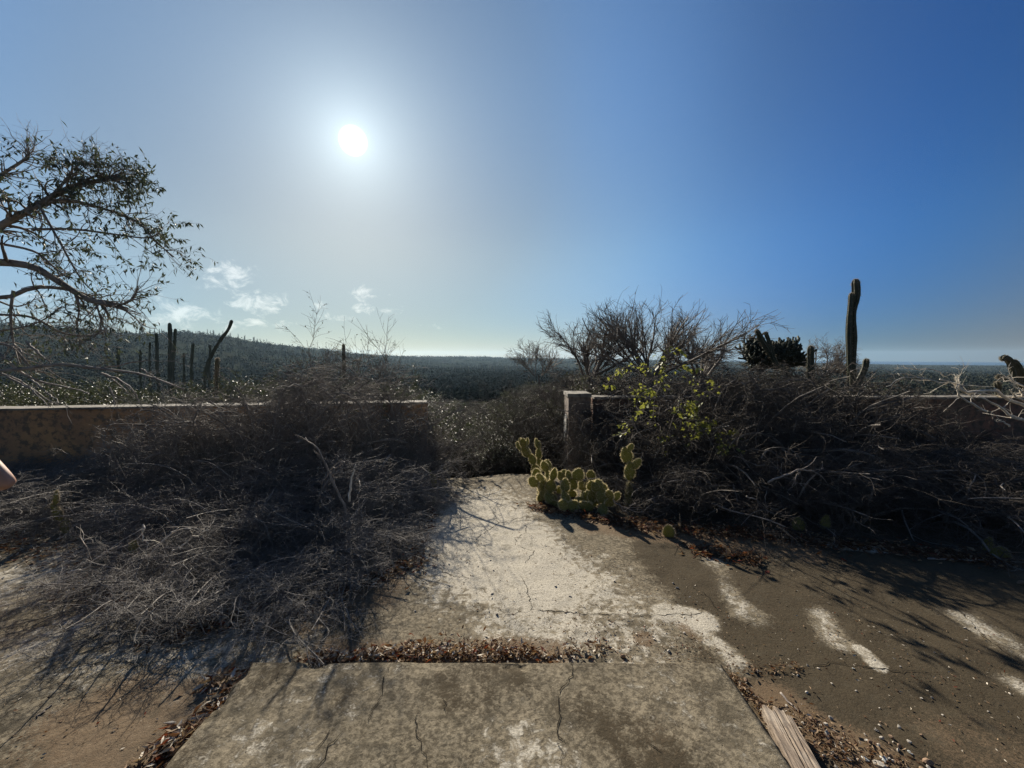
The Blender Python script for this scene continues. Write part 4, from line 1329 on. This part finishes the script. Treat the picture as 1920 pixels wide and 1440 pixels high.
dead_limb('dead_branch', 'long dead tree limb lying sideways over the ochre wall, splayed into thin ends', [
    ([(-80, 705), (0, 694), (60, 690), (97, 684), (150, 686), (200, 692), (250, 700), (300, 712), (345, 730)], .026),
    ([(-60, 640), (0, 664), (30, 692), (70, 713), (120, 724), (165, 738)], .020, .1), ([(48, 640), (75, 664), (97, 684)], .016),
    ([(-40, 700), (20, 706), (60, 730), (110, 760)], .018, .1), ([(0, 700), (50, 725), (95, 762)], .014, -.1), ([(190, 700), (230, 715), (255, 740), (262, 758)], .014),
    ([(195, 702), (225, 722), (250, 748)], .011, .1), ([(190, 690), (240, 680), (280, 676), (335, 677)], .010, .2), ([(60, 712), (90, 738), (130, 764)], .012, -.1),
    ([(150, 688), (175, 690), (215, 672)], .009), ([(205, 726), (212, 742), (215, 760)], .012), ([(265, 692), (278, 700), (292, 708)], .012), ([(25, 645), (45, 662), (75, 668)], .012)],
    5.0, M['deadwood'], 'branch', 40, 51)
dead_limb('dead_branch', 'bleached dead limb with forking bare branches lying over the right wall, brightly sunlit', [
    ([(1990, 790), (1920, 760), (1881, 744), (1858, 732), (1822, 737), (1800, 730), (1788, 719), (1762, 711)], .021),
    ([(1805, 733), (1796, 718), (1789, 702)], .013), ([(1798, 722), (1799, 710), (1799, 703)], .008), ([(1920, 788), (1895, 780), (1872, 761), (1850, 749), (1825, 743), (1808, 735)], .017, .05),
    ([(1788, 719), (1760, 717), (1726, 709), (1690, 709), (1662, 725)], .010), ([(1850, 772), (1820, 756), (1800, 742), (1793, 730), (1796, 722)], .013, -.1), ([(1774, 706), (1746, 692), (1723, 693), (1690, 687)], .008, .1),
    ([(1920, 742), (1880, 745), (1850, 738), (1815, 737)], .012, .1), ([(1950, 760), (1915, 748), (1900, 738), (1893, 731)], .014, -.1), ([(1930, 790), (1905, 785), (1895, 780)], .018),
    ([(1925, 745), (1915, 735), (1910, 728)], .014, -.2), ([(1893, 800), (1880, 790), (1868, 788)], .010), ([(1960, 745), (1900, 715), (1890, 706)], .012), ([(1865, 728), (1875, 735), (1885, 750)], .008)],
    4.85, M['bleached'], 'branch', 46, 52)
dead_limb('dead_branch', 'pale bare twig standing upright out of the left brush heap', [([(655, 940), (657, 910), (662, 888), (667, 871)], .011)], 3.2, M['bleached'], 'branch', 0, 53, .008)
dead_limb('dead_branch', 'long straight dead stick leaning left in the left brush heap', [([(655, 975), (630, 915), (600, 850), (572, 820)], .012), ([(620, 895), (640, 868), (660, 866)], .007), ([(604, 905), (622, 880), (645, 868)], .006)], 3.25, M['deadwood'], 'branch', 8, 54)
dead_limb('dead_branch', 'pale forked stick lying in the front of the left brush heap', [([(275, 1045), (300, 1020), (325, 1000), (334, 990)], .009), ([(268, 985), (268, 1000), (276, 1024)], .007), ([(320, 1042), (330, 1030), (360, 1010), (392, 993)], .007)], 2.75, M['bleached'], 'branch', 6, 55)
dead_limb('dead_branch', 'thin pale stick hanging at the lower left of the brush heap', [([(128, 1077), (160, 1064), (185, 1045), (200, 1030)], .007), ([(110, 1118), (135, 1108), (170, 1104)], .006)], 2.72, M['bleached'], 'branch', 4, 56)
dead_limb('dead_branch', 'grey curved stick lying in the right thicket', [([(1440, 905), (1475, 890), (1500, 880), (1530, 886), (1550, 905)], .009), ([(1500, 880), (1490, 900), (1486, 915)], .006), ([(1400, 930), (1420, 940), (1440, 960)], .007)], 3.55, M['deadwood'], 'branch', 14, 57)
dead_limb('dead_branch', 'thin crossed sticks lying before the prickly pear clump', [([(1160, 945), (1200, 960), (1235, 935)], .006), ([(1150, 938), (1180, 965), (1200, 985)], .006)], 3.85, M['deadwood'], 'branch', 4, 58)
def ground_stick(label, pix, rad, m, z=.012):
    pts = np.array([G(x, y, z) for x, y in pix])
    pts[:, 2] = yard_z(pts[:, 0], pts[:, 1]) + rad * .8
    org = pts[0].copy()
    r = np.random.default_rng(int(pix[0][0]))
    C = resample(pts - org, 12); C[1:-1] += r.normal(size=(10, 3)) * np.array([.004, .004, .001])
    return link('stick', mesh_np('stick', *tubes(C[None], np.linspace(rad, rad * .5, 12)[None], 6, True), True), m, None, None, label, 'stick').__setattr__('location', tuple(org))
ground_stick('bent grey stick lying on the concrete right of the plank end', [(1464, 1296), (1478, 1312), (1490, 1322), (1500, 1330)], .0055, M['deadwood'])
ground_stick('short pale stick lying on the litter strip at the slab edge', [(1060, 1222), (1082, 1233)], .005, M['bleached'])
ground_stick('long thin pale stem lying along the foot of the right thicket', [(1740, 1048), (1800, 1049), (1860, 1050), (1960, 1053)], .008, M['deadwood'])
ground_stick('thin grey stick lying on the dim concrete at the lower left', [(97, 1318), (70, 1340)], .004, M['deadwood'])

# fallen log half buried in the brush beside the path, with an old post
lg = np.array([G(690, 965), G(800, 915)])
lg[:, 2] += (.10, .14)
o = empty('fallen_log', (lg[0] + lg[1]) / 2, 'dark rotten log lying in the brush at the left edge of the path', 'log')
c_ = (lg[0] + lg[1]) / 2
C = resample(np.array([lg[0] - c_, (lg[0] + lg[1]) / 2 - c_ + (0, 0, .015), lg[1] - c_]), 12)
V, Fq = tubes(C[None], np.full((1, 12), .055) * np.random.default_rng(3).uniform(.85, 1.1, (1, 12)), 9, True)
link('log_body', mesh_np('log_body', V, Fq, True), M['bark'], o)

# ------------------------------------------------------------------ lime green vine in the right thicket
r_ = np.random.default_rng(61)
vorg = at(1245, 900, 4.55); vorg[2] = 0
vine = empty('leafy_vine', vorg, 'sunlit yellow-green leafy vine climbing out of the right thicket', 'plant')
vl = [[(1245, 900), (1240, 820), (1215, 760), (1205, 720), (1215, 690)], [(1243, 850), (1260, 790), (1275, 755), (1300, 770), (1325, 790)], [(1260, 800), (1300, 800), (1345, 805), (1380, 810)],
      [(1225, 780), (1230, 740), (1245, 710), (1230, 680), (1250, 655)], [(1215, 745), (1195, 735), (1190, 780), (1180, 810)], [(1290, 765), (1310, 800), (1290, 830)], [(1230, 690), (1170, 690), (1130, 730)],
      [(1300, 800), (1360, 830), (1340, 850)], [(1215, 720), (1270, 690), (1320, 740), (1352, 720)]]
VP = np.stack([resample([at(x, y, 4.5 - .05 * k + .05 * j) for j, (x, y) in enumerate(l)], 14) for k, l in enumerate(vl)])
V, Fq = tubes(VP - vorg, np.linspace(.005, .002, 14)[None].repeat(len(vl), 0), 5)
link('stem', mesh_np('stem', V, Fq, True), M['twig_brown'], vine)
lmes = []
for s_ in range(3):
    rr = np.random.default_rng(700 + s_)
    # a leaf of five lobed points, bent along its midrib
    V = np.array([[0, 0, 0], [.22, .28, .04], [.3, .55, .0], [.12, .82, -.03], [0, 1, -.12], [-.12, .82, -.03], [-.3, .55, .0], [-.22, .28, .04], [0, .35, -.03], [0, .7, -.04]]) + rr.normal(size=(10, 3)) * .02
    T3 = np.array([[0, 1, 8], [1, 2, 8], [2, 9, 8], [2, 3, 9], [3, 4, 9], [4, 5, 9], [5, 6, 9], [6, 8, 9], [6, 7, 8], [7, 0, 8]])
    me = mesh_np('leaf', V, T3, True); me.materials.append(M['leaf_lime']); lmes.append(me)
cnt = [4, 9, 9, 7, 7, 7, 2, 3, 4]
sprays, leaf_n = [], 0
for k in range(len(vl)):
    for c in range(cnt[k]):
        t = r_.uniform(.25, 1) * 13
        i = min(int(t), 12)
        p = VP[k, i] + (VP[k, i + 1] - VP[k, i]) * (t - i)
        d_ = nrm(r_.normal(size=3) + np.array([.2, -.4, .1]))
        L_ = r_.uniform(.08, .2)
        mid = p + d_ * L_ * .5 + np.array([0, 0, .02])
        tip = p + d_ * L_ - np.array([0, 0, .02])
        sprays.append(np.stack([p, mid, tip]))
        big = r_.uniform(.8, 1.25)
        for q in range(6):
            f = .35 + .65 * q / 5
            base = p + (tip - p) * f + r_.normal(size=3) * .012
            o = bpy.data.objects.new('leaf', lmes[int(r_.integers(0, 3))]); COL.objects.link(o)
            o.parent = vine
            o.location = tuple(base - vorg)
            o.rotation_euler = (-.5 + r_.normal() * .5, r_.normal() * .4, math.atan2(d_[1], d_[0]) - 1.57 + (1.1 if q % 2 else -1.1) + r_.normal() * .3)
            s_ = r_.uniform(.04, .075) * big
            o.scale = (s_, s_, s_)
SP = np.stack(sprays) - vorg
link('twig', mesh_np('twig', *tubes(SP, np.broadcast_to(np.array([.0022, .0018, .0012]), (len(SP), 3)), 4), True), M['twig_brown'], vine, kind='stuff')

for q_ in range(1):
    i = r_.integers(0, len(vl), 240); t = r_.uniform(.1, 1, 240) * 13
    k = np.minimum(t.astype(int), 12); f = (t - k)[:, None]
    pos = VP[i, k] * (1 - f) + VP[i, k + 1] * f + r_.normal(size=(240, 3)) * np.array([.03, .04, .03])
    link('foliage', mesh_np('foliage', *leaf_batch(r_, pos - vorg, r_.normal(size=(240, 3)) + np.array([0, 0, -.3]), r_.uniform(.025, .055, 240), r_.uniform(.018, .035, 240), .2, .2)), M['leaf_lime'], vine, kind='stuff')

# ------------------------------------------------------------------ plank beside the slab
def grain_mat():
    m = bpy.data.materials.new('weathered_plank')
    m.use_nodes = True
    T = NT(m.node_tree)
    b = T.n['Principled BSDF']
    co = T.node('ShaderNodeTexCoord').outputs['Object']
    mp = T.node('ShaderNodeMapping')
    mp.inputs['Scale'].default_value = (1, .045, 1)
    T.l.new(co, mp.inputs[0])
    n1 = T.noise(mp.outputs[0], 130, 6, .65, .5)
    n2 = T.noise(co, 9, 5)
    base = T.mix(T.ramp(n1, .32, .66), (.10, .07, .05), (.34, .265, .195))
    base = T.mix(T.math('MULTIPLY', T.ramp(n2, .45, .7), .4), base, (.5, .44, .36))
    T.l.new(base, b.inputs['Base Color'])
    b.inputs['Roughness'].default_value = .8
    bn = T.node('ShaderNodeBump')
    bn.inputs['Strength'].default_value = .9
    bn.inputs['Distance'].default_value = .006
    T.l.new(n1, bn.inputs['Height'])
    T.l.new(bn.outputs[0], b.inputs['Normal'])
    return m
pz = .055
c0, c1 = G(1430, 1326, pz), G(1478, 1326, pz)
e0 = G(1486, 1440, pz)
dirp = nrm(e0 - c0)
widp = float(np.linalg.norm(c1 - c0)) * .93
side_ = np.array([-dirp[1], dirp[0], 0]); side_ = side_ if side_[0] > 0 else -side_
Lp = 1.5
plank = empty('plank', c0, 'weathered grey split wooden plank lying along the right side of the slab', 'plank')
us = np.linspace(0, Lp, 70)
def plank_piece(v0, v1, name, u0, seed):
    vs = np.linspace(v0, v1, 12)
    U, Vv = np.meshgrid(us, vs, indexing='ij')
    nz = (fbm(Vv * 160 + seed, U * 5 + seed, 4) - .5) * .009 + (fbm(U * 4 + seed, Vv * 20, 3) - .5) * .006
    ends = np.where(np.arange(70) == 0, 1, 0)[:, None] * (u0 + (fbm(Vv * 60 + seed, U * 0, 3) - .5) * .05)
    edge_ = np.zeros(12); edge_[0] = -1; edge_[-1] = 1
    Vw = Vv + (fbm(U * 7 + seed, U * 0 + 3 + v0 * 9, 4) - .5) * .010 * np.abs(edge_)[None, :]
    P = c0[None, None] * 0 + dirp * (U + ends)[..., None] + side_ * Vw[..., None]
    P[..., 2] = nz - np.where(np.abs(edge_) > 0, .006, 0)[None, :]
    nv = 12
    top = P.reshape(-1, 3)
    bor = np.concatenate([np.arange(nv), np.arange(1, 70) * nv + nv - 1, 69 * nv + np.arange(nv - 2, -1, -1), np.arange(68, -1, -1) * nv])
    lo = top[bor].copy(); lo[:, 2] = -.05
    k = np.arange(len(bor) - 1)
    f2 = np.stack([bor[k], bor[k + 1], len(top) + k + 1, len(top) + k], -1)
    return link(name, mesh_np(name, np.concatenate([top, lo]), [np.concatenate([grid_faces(70, nv), f2])], False), MG, plank)
MG = grain_mat()
plank_piece(0, widp * .44, 'plank_half', 0, 1)
plank_piece(widp * .475, widp * .80, 'plank_half', -.012, 6)
plank_piece(widp * .82, widp, 'splinter', .02, 12)

# ------------------------------------------------------------------ stones, litter
ms = [mat('stone_pale', (.5, .46, .4), (.36, .32, .27), 30, .85, .2, .4, 90, per_object=.25), mat('stone_brown', (.3, .2, .13), (.2, .14, .1), 30, .9, .2, .4, 90, per_object=.25),
      mat('shard_grey', (.42, .44, .43), (.34, .36, .35), 20, .6, .4)]
def stone_mesh(seed, flat=.6):
    r = np.random.default_rng(seed)
    import bmesh
    bm = bmesh.new()
    bmesh.ops.create_icosphere(bm, subdivisions=2, radius=1)
    dirs = nrm(r.normal(size=(9, 3)))
    for v in bm.verts:
        p = np.array(v.co)
        for d in dirs:
            h = p @ d - r.uniform(.6, .62)
            if h > 0: p = p - d * h * .85
        v.co = Vector(p * np.array([1, .8, flat]) + r.normal(size=3) * .02)
    me = bpy.data.meshes.new('stone')
    bm.to_mesh(me); bm.free()
    return me
SM = [[stone_mesh(10 * j + k, [.6, .7, .25][j]) for k in range(4)] for j in range(3)]
for j in range(3):
    for k in range(4): SM[j][k].materials.append(ms[j])
r_ = np.random.default_rng(71)
def stone(px, py, wpx, j, label, group='loose stones on the concrete'):
    p = G(px, py)
    z = float(yard_z(p[0], p[1]))
    if SX0 < p[0] < SX1 and p[1] < SY1: z = float(slab_z(p[0], p[1]))
    s_ = wpx * .5 * p[1] / F
    o = bpy.data.objects.new('stone', SM[j][int(r_.integers(0, 4))]); COL.objects.link(o)
    o.location = (p[0], p[1], z + s_ * [.35, .4, .2][j])
    o.scale = (s_, s_ * r_.uniform(.7, 1.1), s_)
    o.rotation_euler = (r_.normal() * .25, r_.normal() * .25, r_.uniform(0, 6.28))
    return tag(o, label, 'stone', group)
stone(1398, 1275, 13, 1, 'round red-brown lump beside the slab corner')
stone(1392, 1294, 15, 1, 'darker brown lump on the slab edge above the plank end')
stone(1506, 1358, 9, 0, 'rounded pale yellow pebble by the plank edge')
stone(1521, 1351, 12, 1, 'brown stone at the top of the stone scatter by the plank')
stone(1551, 1380, 20, 0, 'flat pale stone in the middle of the stone scatter by the plank')
stone(1628, 1391, 10, 2, 'small light grey shard above the two larger shards')
stone(1622, 1424, 17, 2, 'light grey angular shard at the bottom of the stone scatter')
stone(1657, 1424, 18, 2, 'light grey shard beside the tan lump, lower right')
stone(1706, 1410, 12, 2, 'pale grey shard alone on the brown concrete, lower right')
stone(1740, 1430, 20, 1, 'tan crumbly lump at the bottom edge, lower right')
stone(1650, 1436, 24, 0, 'largest pale stone at the bottom edge')
stone(1600, 1252, 9, 2, 'tiny pale chip on the crack to the right of the slab')
stone(1475, 1325, 8, 0, 'small white chip above the plank end')
stone(1254, 1223, 9, 0, 'small pale stone near the right end of the slab edge')
stone(1168, 1234, 12, 1, 'small red pod-like lump at the slab edge')
stone(722, 1018, 26, 1, 'red-brown broken brick lump under the left brush heap')
stone(855, 931, 13, 1, 'flat brown stone lying alone on the far path')
stone(1916, 1098, 16, 1, 'reddish lump at the right edge of the view')
for k in range(46):
    stone(r_.uniform(1500, 1760), r_.uniform(1345, 1440), r_.uniform(5, 12), int(r_.integers(0, 2)), 'small stone in the scatter right of the plank', 'small stones scattered by the plank')
for k in range(36):
    x, y = (r_.uniform(1380, 1900), r_.uniform(1180, 1340)) if k < 18 else (r_.uniform(760, 1350), r_.uniform(1040, 1225))
    stone(x, y, r_.uniform(4, 8), 0, 'tiny white chip lying on the bare concrete', 'white chips strewn over the concrete')

def litter(name, label, spots, n, lrange, mats_, seed, kinds='leaf', hmax=.02, zf=None):
    """spots: (p, q, half width, weight): strips of the ground that hold it"""
    r = np.random.default_rng(seed)
    w = np.array([s_[3] for s_ in spots], float); w /= w.sum()
    which = r.choice(len(spots), n, p=w)
    P = np.empty((n, 3))
    for k, s_ in enumerate(spots):
        i = np.where(which == k)[0]
        t = r.random(len(i))[:, None]
        p = np.array(s_[0])[:2] * (1 - t) + np.array(s_[1])[:2] * t + r.normal(size=(len(i), 2)) * s_[2] * .5
        P[i, :2] = p
    zz = yard_z(P[:, 0], P[:, 1])
    on = (P[:, 0] > SX0 - .01) & (P[:, 0] < SX1 + .01) & (P[:, 1] < SY1 + .012)
    keep = ~on
    P = P[keep]; zz = zz[keep]; n = len(P)
    P[:, 2] = zz + r.uniform(.002, 1, n) ** 2 * hmax + .003
    d = r.normal(size=(n, 3)) * np.array([1, 1, .14])
    L = r.uniform(*lrange, n)
    V, Fq = leaf_batch(r, P, d, L, L * r.uniform(.18, .5, n), r.uniform(-.1, .35, (n, 1)), r.uniform(-.1, .3, (n, 1)))
    V = V.reshape(n, 5, 3); V[..., 2] = np.maximum(V[..., 2], zz[:, None] + .003); V = V.reshape(-1, 3)
    me = mesh_np(name, V, Fq)
    for m in mats_: me.materials.append(m)
    mi = r.choice(len(mats_), n, p=[.44, .26, .06, .24][:len(mats_)] if len(mats_) == 4 else None)
    idx = np.concatenate([mi] * 4).astype(np.int32)
    me.polygons.foreach_set('material_index', idx)
    return link(name, me, None, None, 'stuff', label)
lm = [mat('leaf_brown', (.12, .065, .035), (.07, .04, .025), 40, .8, .2, trans=.2, tcol=(.25, .12, .05)), mat('leaf_tan', (.33, .24, .15), (.2, .13, .08), 40, .75, .2, trans=.2, tcol=(.4, .28, .15)),
      mat('leaf_red', (.2, .045, .025), (.1, .03, .02), 40, .8, .2, trans=.2, tcol=(.3, .08, .03)), mat('leaf_pale', (.55, .5, .42), (.4, .34, .26), 40, .7, .2)]
litter('leaf_litter', 'dry brown leaf litter drifted against the far edge of the slab', [(G(600, 1232), G(1040, 1234), .035, 5), (G(680, 1226), G(1000, 1224), .05, 3.4), (G(760, 1212), G(960, 1214), .09, 1.0), (G(1040, 1228), G(1140, 1215), .07, .6), (G(560, 1238), G(640, 1235), .03, .6)], 2300, (.01, .045), lm, 81, hmax=.03)
litter('leaf_litter', 'dark litter along the left side of the slab', [(G(330, 1410), G(385, 1350), .05, 4), (G(290, 1430), G(360, 1370), .10, 2.4), (G(390, 1340), G(440, 1285), .02, .35), (G(380, 1290), G(450, 1270), .06, 1)], 1100, (.01, .06), lm, 82, hmax=.03)
litter('leaf_litter', 'reddish litter under the front of the right thicket', [(G(1000, 950), G(1200, 985), .12, 3), (G(1180, 985), G(1500, 1010), .16, 4), (G(1500, 1015), G(1900, 1055), .14, 4), (G(1300, 1030), G(1420, 1050), .12, 1)], 4200, (.02, .07), [lm[0], lm[0], lm[2], lm[1]], 83, hmax=.03)
litter('leaf_litter', 'dark twiggy litter along the front of the left brush heap', [(G(300, 1190), G(560, 1140), .12, 4), (G(560, 1135), G(790, 1050), .13, 4), (G(130, 1090), G(310, 1150), .14, 3), (G(780, 1040), G(810, 960), .08, 1.5), (G(0, 1000), G(140, 1060), .2, 2)], 4200, (.015, .06), lm, 84, hmax=.025)
litter('leaf_litter', 'small debris between the plank and the slab', [(G(1372, 1268), G(1440, 1340), .035, 3), (G(1425, 1325), G(1500, 1440), .03, 4), (G(1490, 1345), G(1600, 1430), .10, 4), (G(1560, 1420), G(1720, 1440), .12, 2), (G(1400, 1255), G(1500, 1250), .04, 1.5)], 1600, (.008, .03), [lm[0], lm[1], lm[3], lm[1]], 85, hmax=.02)
litter('leaf_litter', 'sparse dark crumbs and dry leaves strewn over the open concrete', [(G(820, 1000), G(1000, 1200), .5, 2), (G(1050, 1180), G(1400, 1240), .25, 3), (G(1000, 1000), G(1300, 1150), .4, 2), (G(1450, 1150), G(1900, 1300), .7, 3), (G(100, 1300), G(420, 1230), .5, 2)], 3400, (.005, .02), lm, 86, hmax=.004)

# ------------------------------------------------------------------ the person at the left edge
def skinned(name, verts, edges, radii, m, parent, root=0, sub=2):
    me = bpy.data.meshes.new(name)
    me.from_pydata([tuple(map(float, v)) for v in verts], edges, [])
    me.update()
    o = link(name, me, m, parent)
    md = o.modifiers.new('skin', 'SKIN')
    md.use_smooth_shade = True
    for k, r in enumerate(radii):
        sv = me.skin_vertices[0].data[k]
        sv.radius = (r, r) if not hasattr(r, '__len__') else r
        sv.use_root = (k == root)
    o.modifiers.new('sub', 'SUBSURF').levels = sub
    o.modifiers['sub'].render_levels = sub
    dg = bpy.context.evaluated_depsgraph_get()
    me2 = bpy.data.meshes.new_from_object(o.evaluated_get(dg))
    o.modifiers.clear()
    o.data = me2
    if not me2.materials: me2.materials.append(m)
    return o
skin = mat('skin', (.50, .29, .21), (.42, .23, .16), 14, .5, .4)
skin.node_tree.nodes['Principled BSDF'].inputs['Subsurface Weight'].default_value = .15
skin.node_tree.nodes['Principled BSDF'].inputs['Subsurface Radius'].default_value = (.02, .008, .004)
cloth = mat('cotton_shirt', (.12, .14, .18), (.09, .10, .13), 20, .9, .1, .3, 200)
denim = mat('denim', (.05, .065, .11), (.035, .045, .08), 30, .9, .1, .3, 250)
hairm = mat('hair', (.035, .022, .015), (.02, .014, .01), 60, .5, .4)
shoe = mat('canvas_shoe', (.3, .29, .27), (.22, .21, .2), 30, .8, .2)
ELB = at(21, 909, 1.9)
PX, PYY = ELB[0] - .50, 1.92
person = empty('person', (PX, PYY, 0), 'person at the left edge with a bare bent elbow poking into view', 'person')
o_ = np.array([PX, PYY, 0])
E = ELB - o_
hz = .93
# joints: pelvis, spine, neck, shoulders, arms (right hand on the hip, left hanging), legs
J = {'pel': (0, 0, hz), 'bel': (0, -.01, hz + .14), 'che': (0, -.01, hz + .31), 'nek': (0, -.01, hz + .45), 'he0': (0, .015, hz + .52), 'he1': (0, .02, hz + .60), 'he2': (0, .015, hz + .68),
     'sr': (.165, -.01, hz + .385), 'ar': tuple((np.array((.165, -.01, hz + .385)) * .5 + E * .5)), 'er': tuple(E - (.012, 0, 0)), 'fr': tuple(E * .5 + np.array((.20, .07, hz + .03)) * .5), 'wr': (.215, .06, hz + .035), 'pr': (.175, .085, hz + .03),
     'sl': (-.165, -.01, hz + .385), 'al': (-.205, -.02, hz + .25), 'el': (-.235, -.03, hz + .11), 'fl': (-.245, .0, hz - .01), 'wl': (-.25, .03, hz - .12), 'pl': (-.25, .045, hz - .19),
     'hr': (.085, 0, hz - .06), 'kr': (.095, .02, .47), 'cr': (.098, -.02, .32), 'nr': (.1, -.02, .09), 'tr': (.115, .11, .035),
     'hl': (-.085, 0, hz - .06), 'kl': (-.1, .03, .47), 'cl': (-.105, -.01, .32), 'nl': (-.11, -.01, .09), 'tl': (-.13, .12, .035)}
RD = {'pel': .125, 'bel': (.12, .10), 'che': (.135, .105), 'nek': .052, 'he0': .066, 'he1': .088, 'he2': .07, 'sr': .062, 'ar': .042, 'er': .037, 'fr': .036, 'wr': .027, 'pr': (.038, .018),
      'sl': .062, 'al': .046, 'el': .039, 'fl': .038, 'wl': .026, 'pl': (.018, .036), 'hr': .092, 'kr': .056, 'cr': .054, 'nr': .036, 'tr': .034, 'hl': .092, 'kl': .056, 'cl': .054, 'nl': .036, 'tl': .034}
names = list(J)
ED = [('pel', 'bel'), ('bel', 'che'), ('che', 'nek'), ('nek', 'he0'), ('he0', 'he1'), ('he1', 'he2'), ('che', 'sr'), ('sr', 'ar'), ('ar', 'er'), ('er', 'fr'), ('fr', 'wr'), ('wr', 'pr'),
      ('che', 'sl'), ('sl', 'al'), ('al', 'el'), ('el', 'fl'), ('fl', 'wl'), ('wl', 'pl'), ('pel', 'hr'), ('hr', 'kr'), ('kr', 'cr'), ('cr', 'nr'), ('nr', 'tr'), ('pel', 'hl'), ('hl', 'kl'), ('kl', 'cl'), ('cl', 'nl'), ('nl', 'tl')]
VJ = [J[k] for k in names]; EJ = [(names.index(a), names.index(b)) for a, b in ED]; RJ = [RD[k] for k in names]
# fingers: short chains from inside each palm
def fingers(palm, fwd, out_, curl, thumb):
    fwd, out_, curl = map(lambda v: nrm(np.array(v, float)), (fwd, out_, curl))
    b0 = names.index(palm)
    for k, (off, L) in enumerate([(-.027, .068), (-.009, .078), (.009, .073), (.026, .058)]):
        a = np.array(J[palm]) + out_ * off + fwd * .022
        p = [a, a + fwd * L * .4 + curl * L * .08, a + fwd * L * .72 + curl * L * .28, a + fwd * L * .92 + curl * L * .55]
        i = len(VJ)
        VJ.extend(map(tuple, p)); RJ.extend([.0095, .0088, .008, .007])
        EJ.extend([(b0, i), (i, i + 1), (i + 1, i + 2), (i + 2, i + 3)])
    a = np.array(J[palm]) - fwd * .015 + out_ * thumb * .03
    p = [a, a + fwd * .03 + out_ * thumb * .022 + curl * .012, a + fwd * .056 + out_ * thumb * .026 + curl * .024]
    i = len(VJ)
    VJ.extend(map(tuple, p)); RJ.extend([.012, .010, .008])
    EJ.extend([(b0, i), (i, i + 1), (i + 1, i + 2)])
fingers('pr', (-.85, .5, -.25), (0, -.15, 1), (-.4, -.6, -.3), -1)
fingers('pl', (0, .2, -1), (.1, 1, .1), (.9, .1, -.2), 1)
skinned('body', VJ, EJ, RJ, skin, person)
# face: nose, brow, lips, ears, eyes on the forward (+Y) side
hc = np.array(J['he1'])
def ell(name, c, r3, m, parent=person, n=10):
    u = np.linspace(0, math.pi, n); v = np.arange(n * 2) * math.pi / n
    P = np.stack([np.sin(u)[:, None] * np.cos(v) * r3[0] + c[0], np.sin(u)[:, None] * np.sin(v) * r3[1] + c[1], np.cos(u)[:, None] * np.ones(n * 2) * r3[2] + c[2]], -1).reshape(-1, 3)
    i = np.arange(n - 1)[:, None] * n * 2; j = np.arange(n * 2)[None]
    q = np.stack([i + j, i + n * 2 + j, i + n * 2 + (j + 1) % (n * 2), i + (j + 1) % (n * 2)], -1).reshape(-1, 4)
    return link(name, mesh_np(name, P, q, True), m, parent)
eyem = mat('eye_white', (.7, .68, .65), rough=.2)
irism = mat('iris', (.05, .03, .02), rough=.15)
lipm = mat('lips', (.42, .16, .13), rough=.5)
for s_ in (-1, 1):
    e_ = ell('eye', hc + (s_ * .031, .073, .012), (.0125, .011, .010), eyem)
    ell('iris', hc + (s_ * .031, .0825, .012), (.005, .0025, .005), irism, e_)
    ell('ear', hc + (s_ * .083, -.002, -.004), (.010, .02, .032), skin)
ell('nose', hc + (0, .092, -.018), (.013, .02, .024), skin)
ell('lip', hc + (0, .079, -.052), (.024, .010, .008), lipm)
# hair cap over the skull, tied back
u = np.linspace(0, 1.9, 12); v = np.arange(28) * 2 * math.pi / 28
lim = np.where(np.sin(v) > .25, .62, 1.0)
P = np.stack([np.sin(u[:, None] * lim) * np.cos(v) * .098, np.sin(u[:, None] * lim) * np.sin(v) * .108 - .008, np.cos(u[:, None] * lim) * .112 + .012], -1) * (1 + (fbm(v * 6, v * 0, 3) - .5) * .05)[None, :, None] + hc
i = np.arange(11)[:, None] * 28; j = np.arange(28)[None]
link('hair', mesh_np('hair', P.reshape(-1, 3), np.stack([i + j, i + 28 + j, i + 28 + (j + 1) % 28, i + (j + 1) % 28], -1).reshape(-1, 4), True), hairm, person)
# clothes follow the body
sh = ['pel', 'bel', 'che', 'nek0', 'sr', 'arc', 'sl', 'alc']
cj = {'pel': np.array(J['pel']) + (0, 0, .0), 'bel': J['bel'], 'che': J['che'], 'nek0': np.array(J['nek']) - (0, 0, .035), 'sr': J['sr'], 'arc': np.array(J['sr']) * .62 + np.array(J['ar']) * .38, 'sl': J['sl'], 'alc': np.array(J['sl']) * .4 + np.array(J['al']) * .6}
skinned('shirt', [cj[k] for k in sh], [(0, 1), (1, 2), (2, 3), (2, 4), (4, 5), (2, 6), (6, 7)], [.142, (.137, .117), (.152, .122), .07, .076, .064, .076, .062], cloth, person)
sj = [np.array(J['pel']) + (0, 0, .02), J['hr'], np.array(J['kr']) + (0, 0, .08), J['hl'], np.array(J['kl']) + (0, 0, .08)]
skinned('trousers', sj, [(0, 1), (1, 2), (0, 3), (3, 4)], [.14, .106, .088, .106, .088], denim, person)
for s_ in ('r', 'l'):
    a, t = np.array(J['n' + s_]), np.array(J['t' + s_])
    skinned('shoe', [a + (0, -.03, -.045), a * .5 + t * .5 + (0, .01, -.018), t + (0, .035, .0)], [(0, 1), (1, 2)], [.043, .044, .036], shoe, person, sub=2)
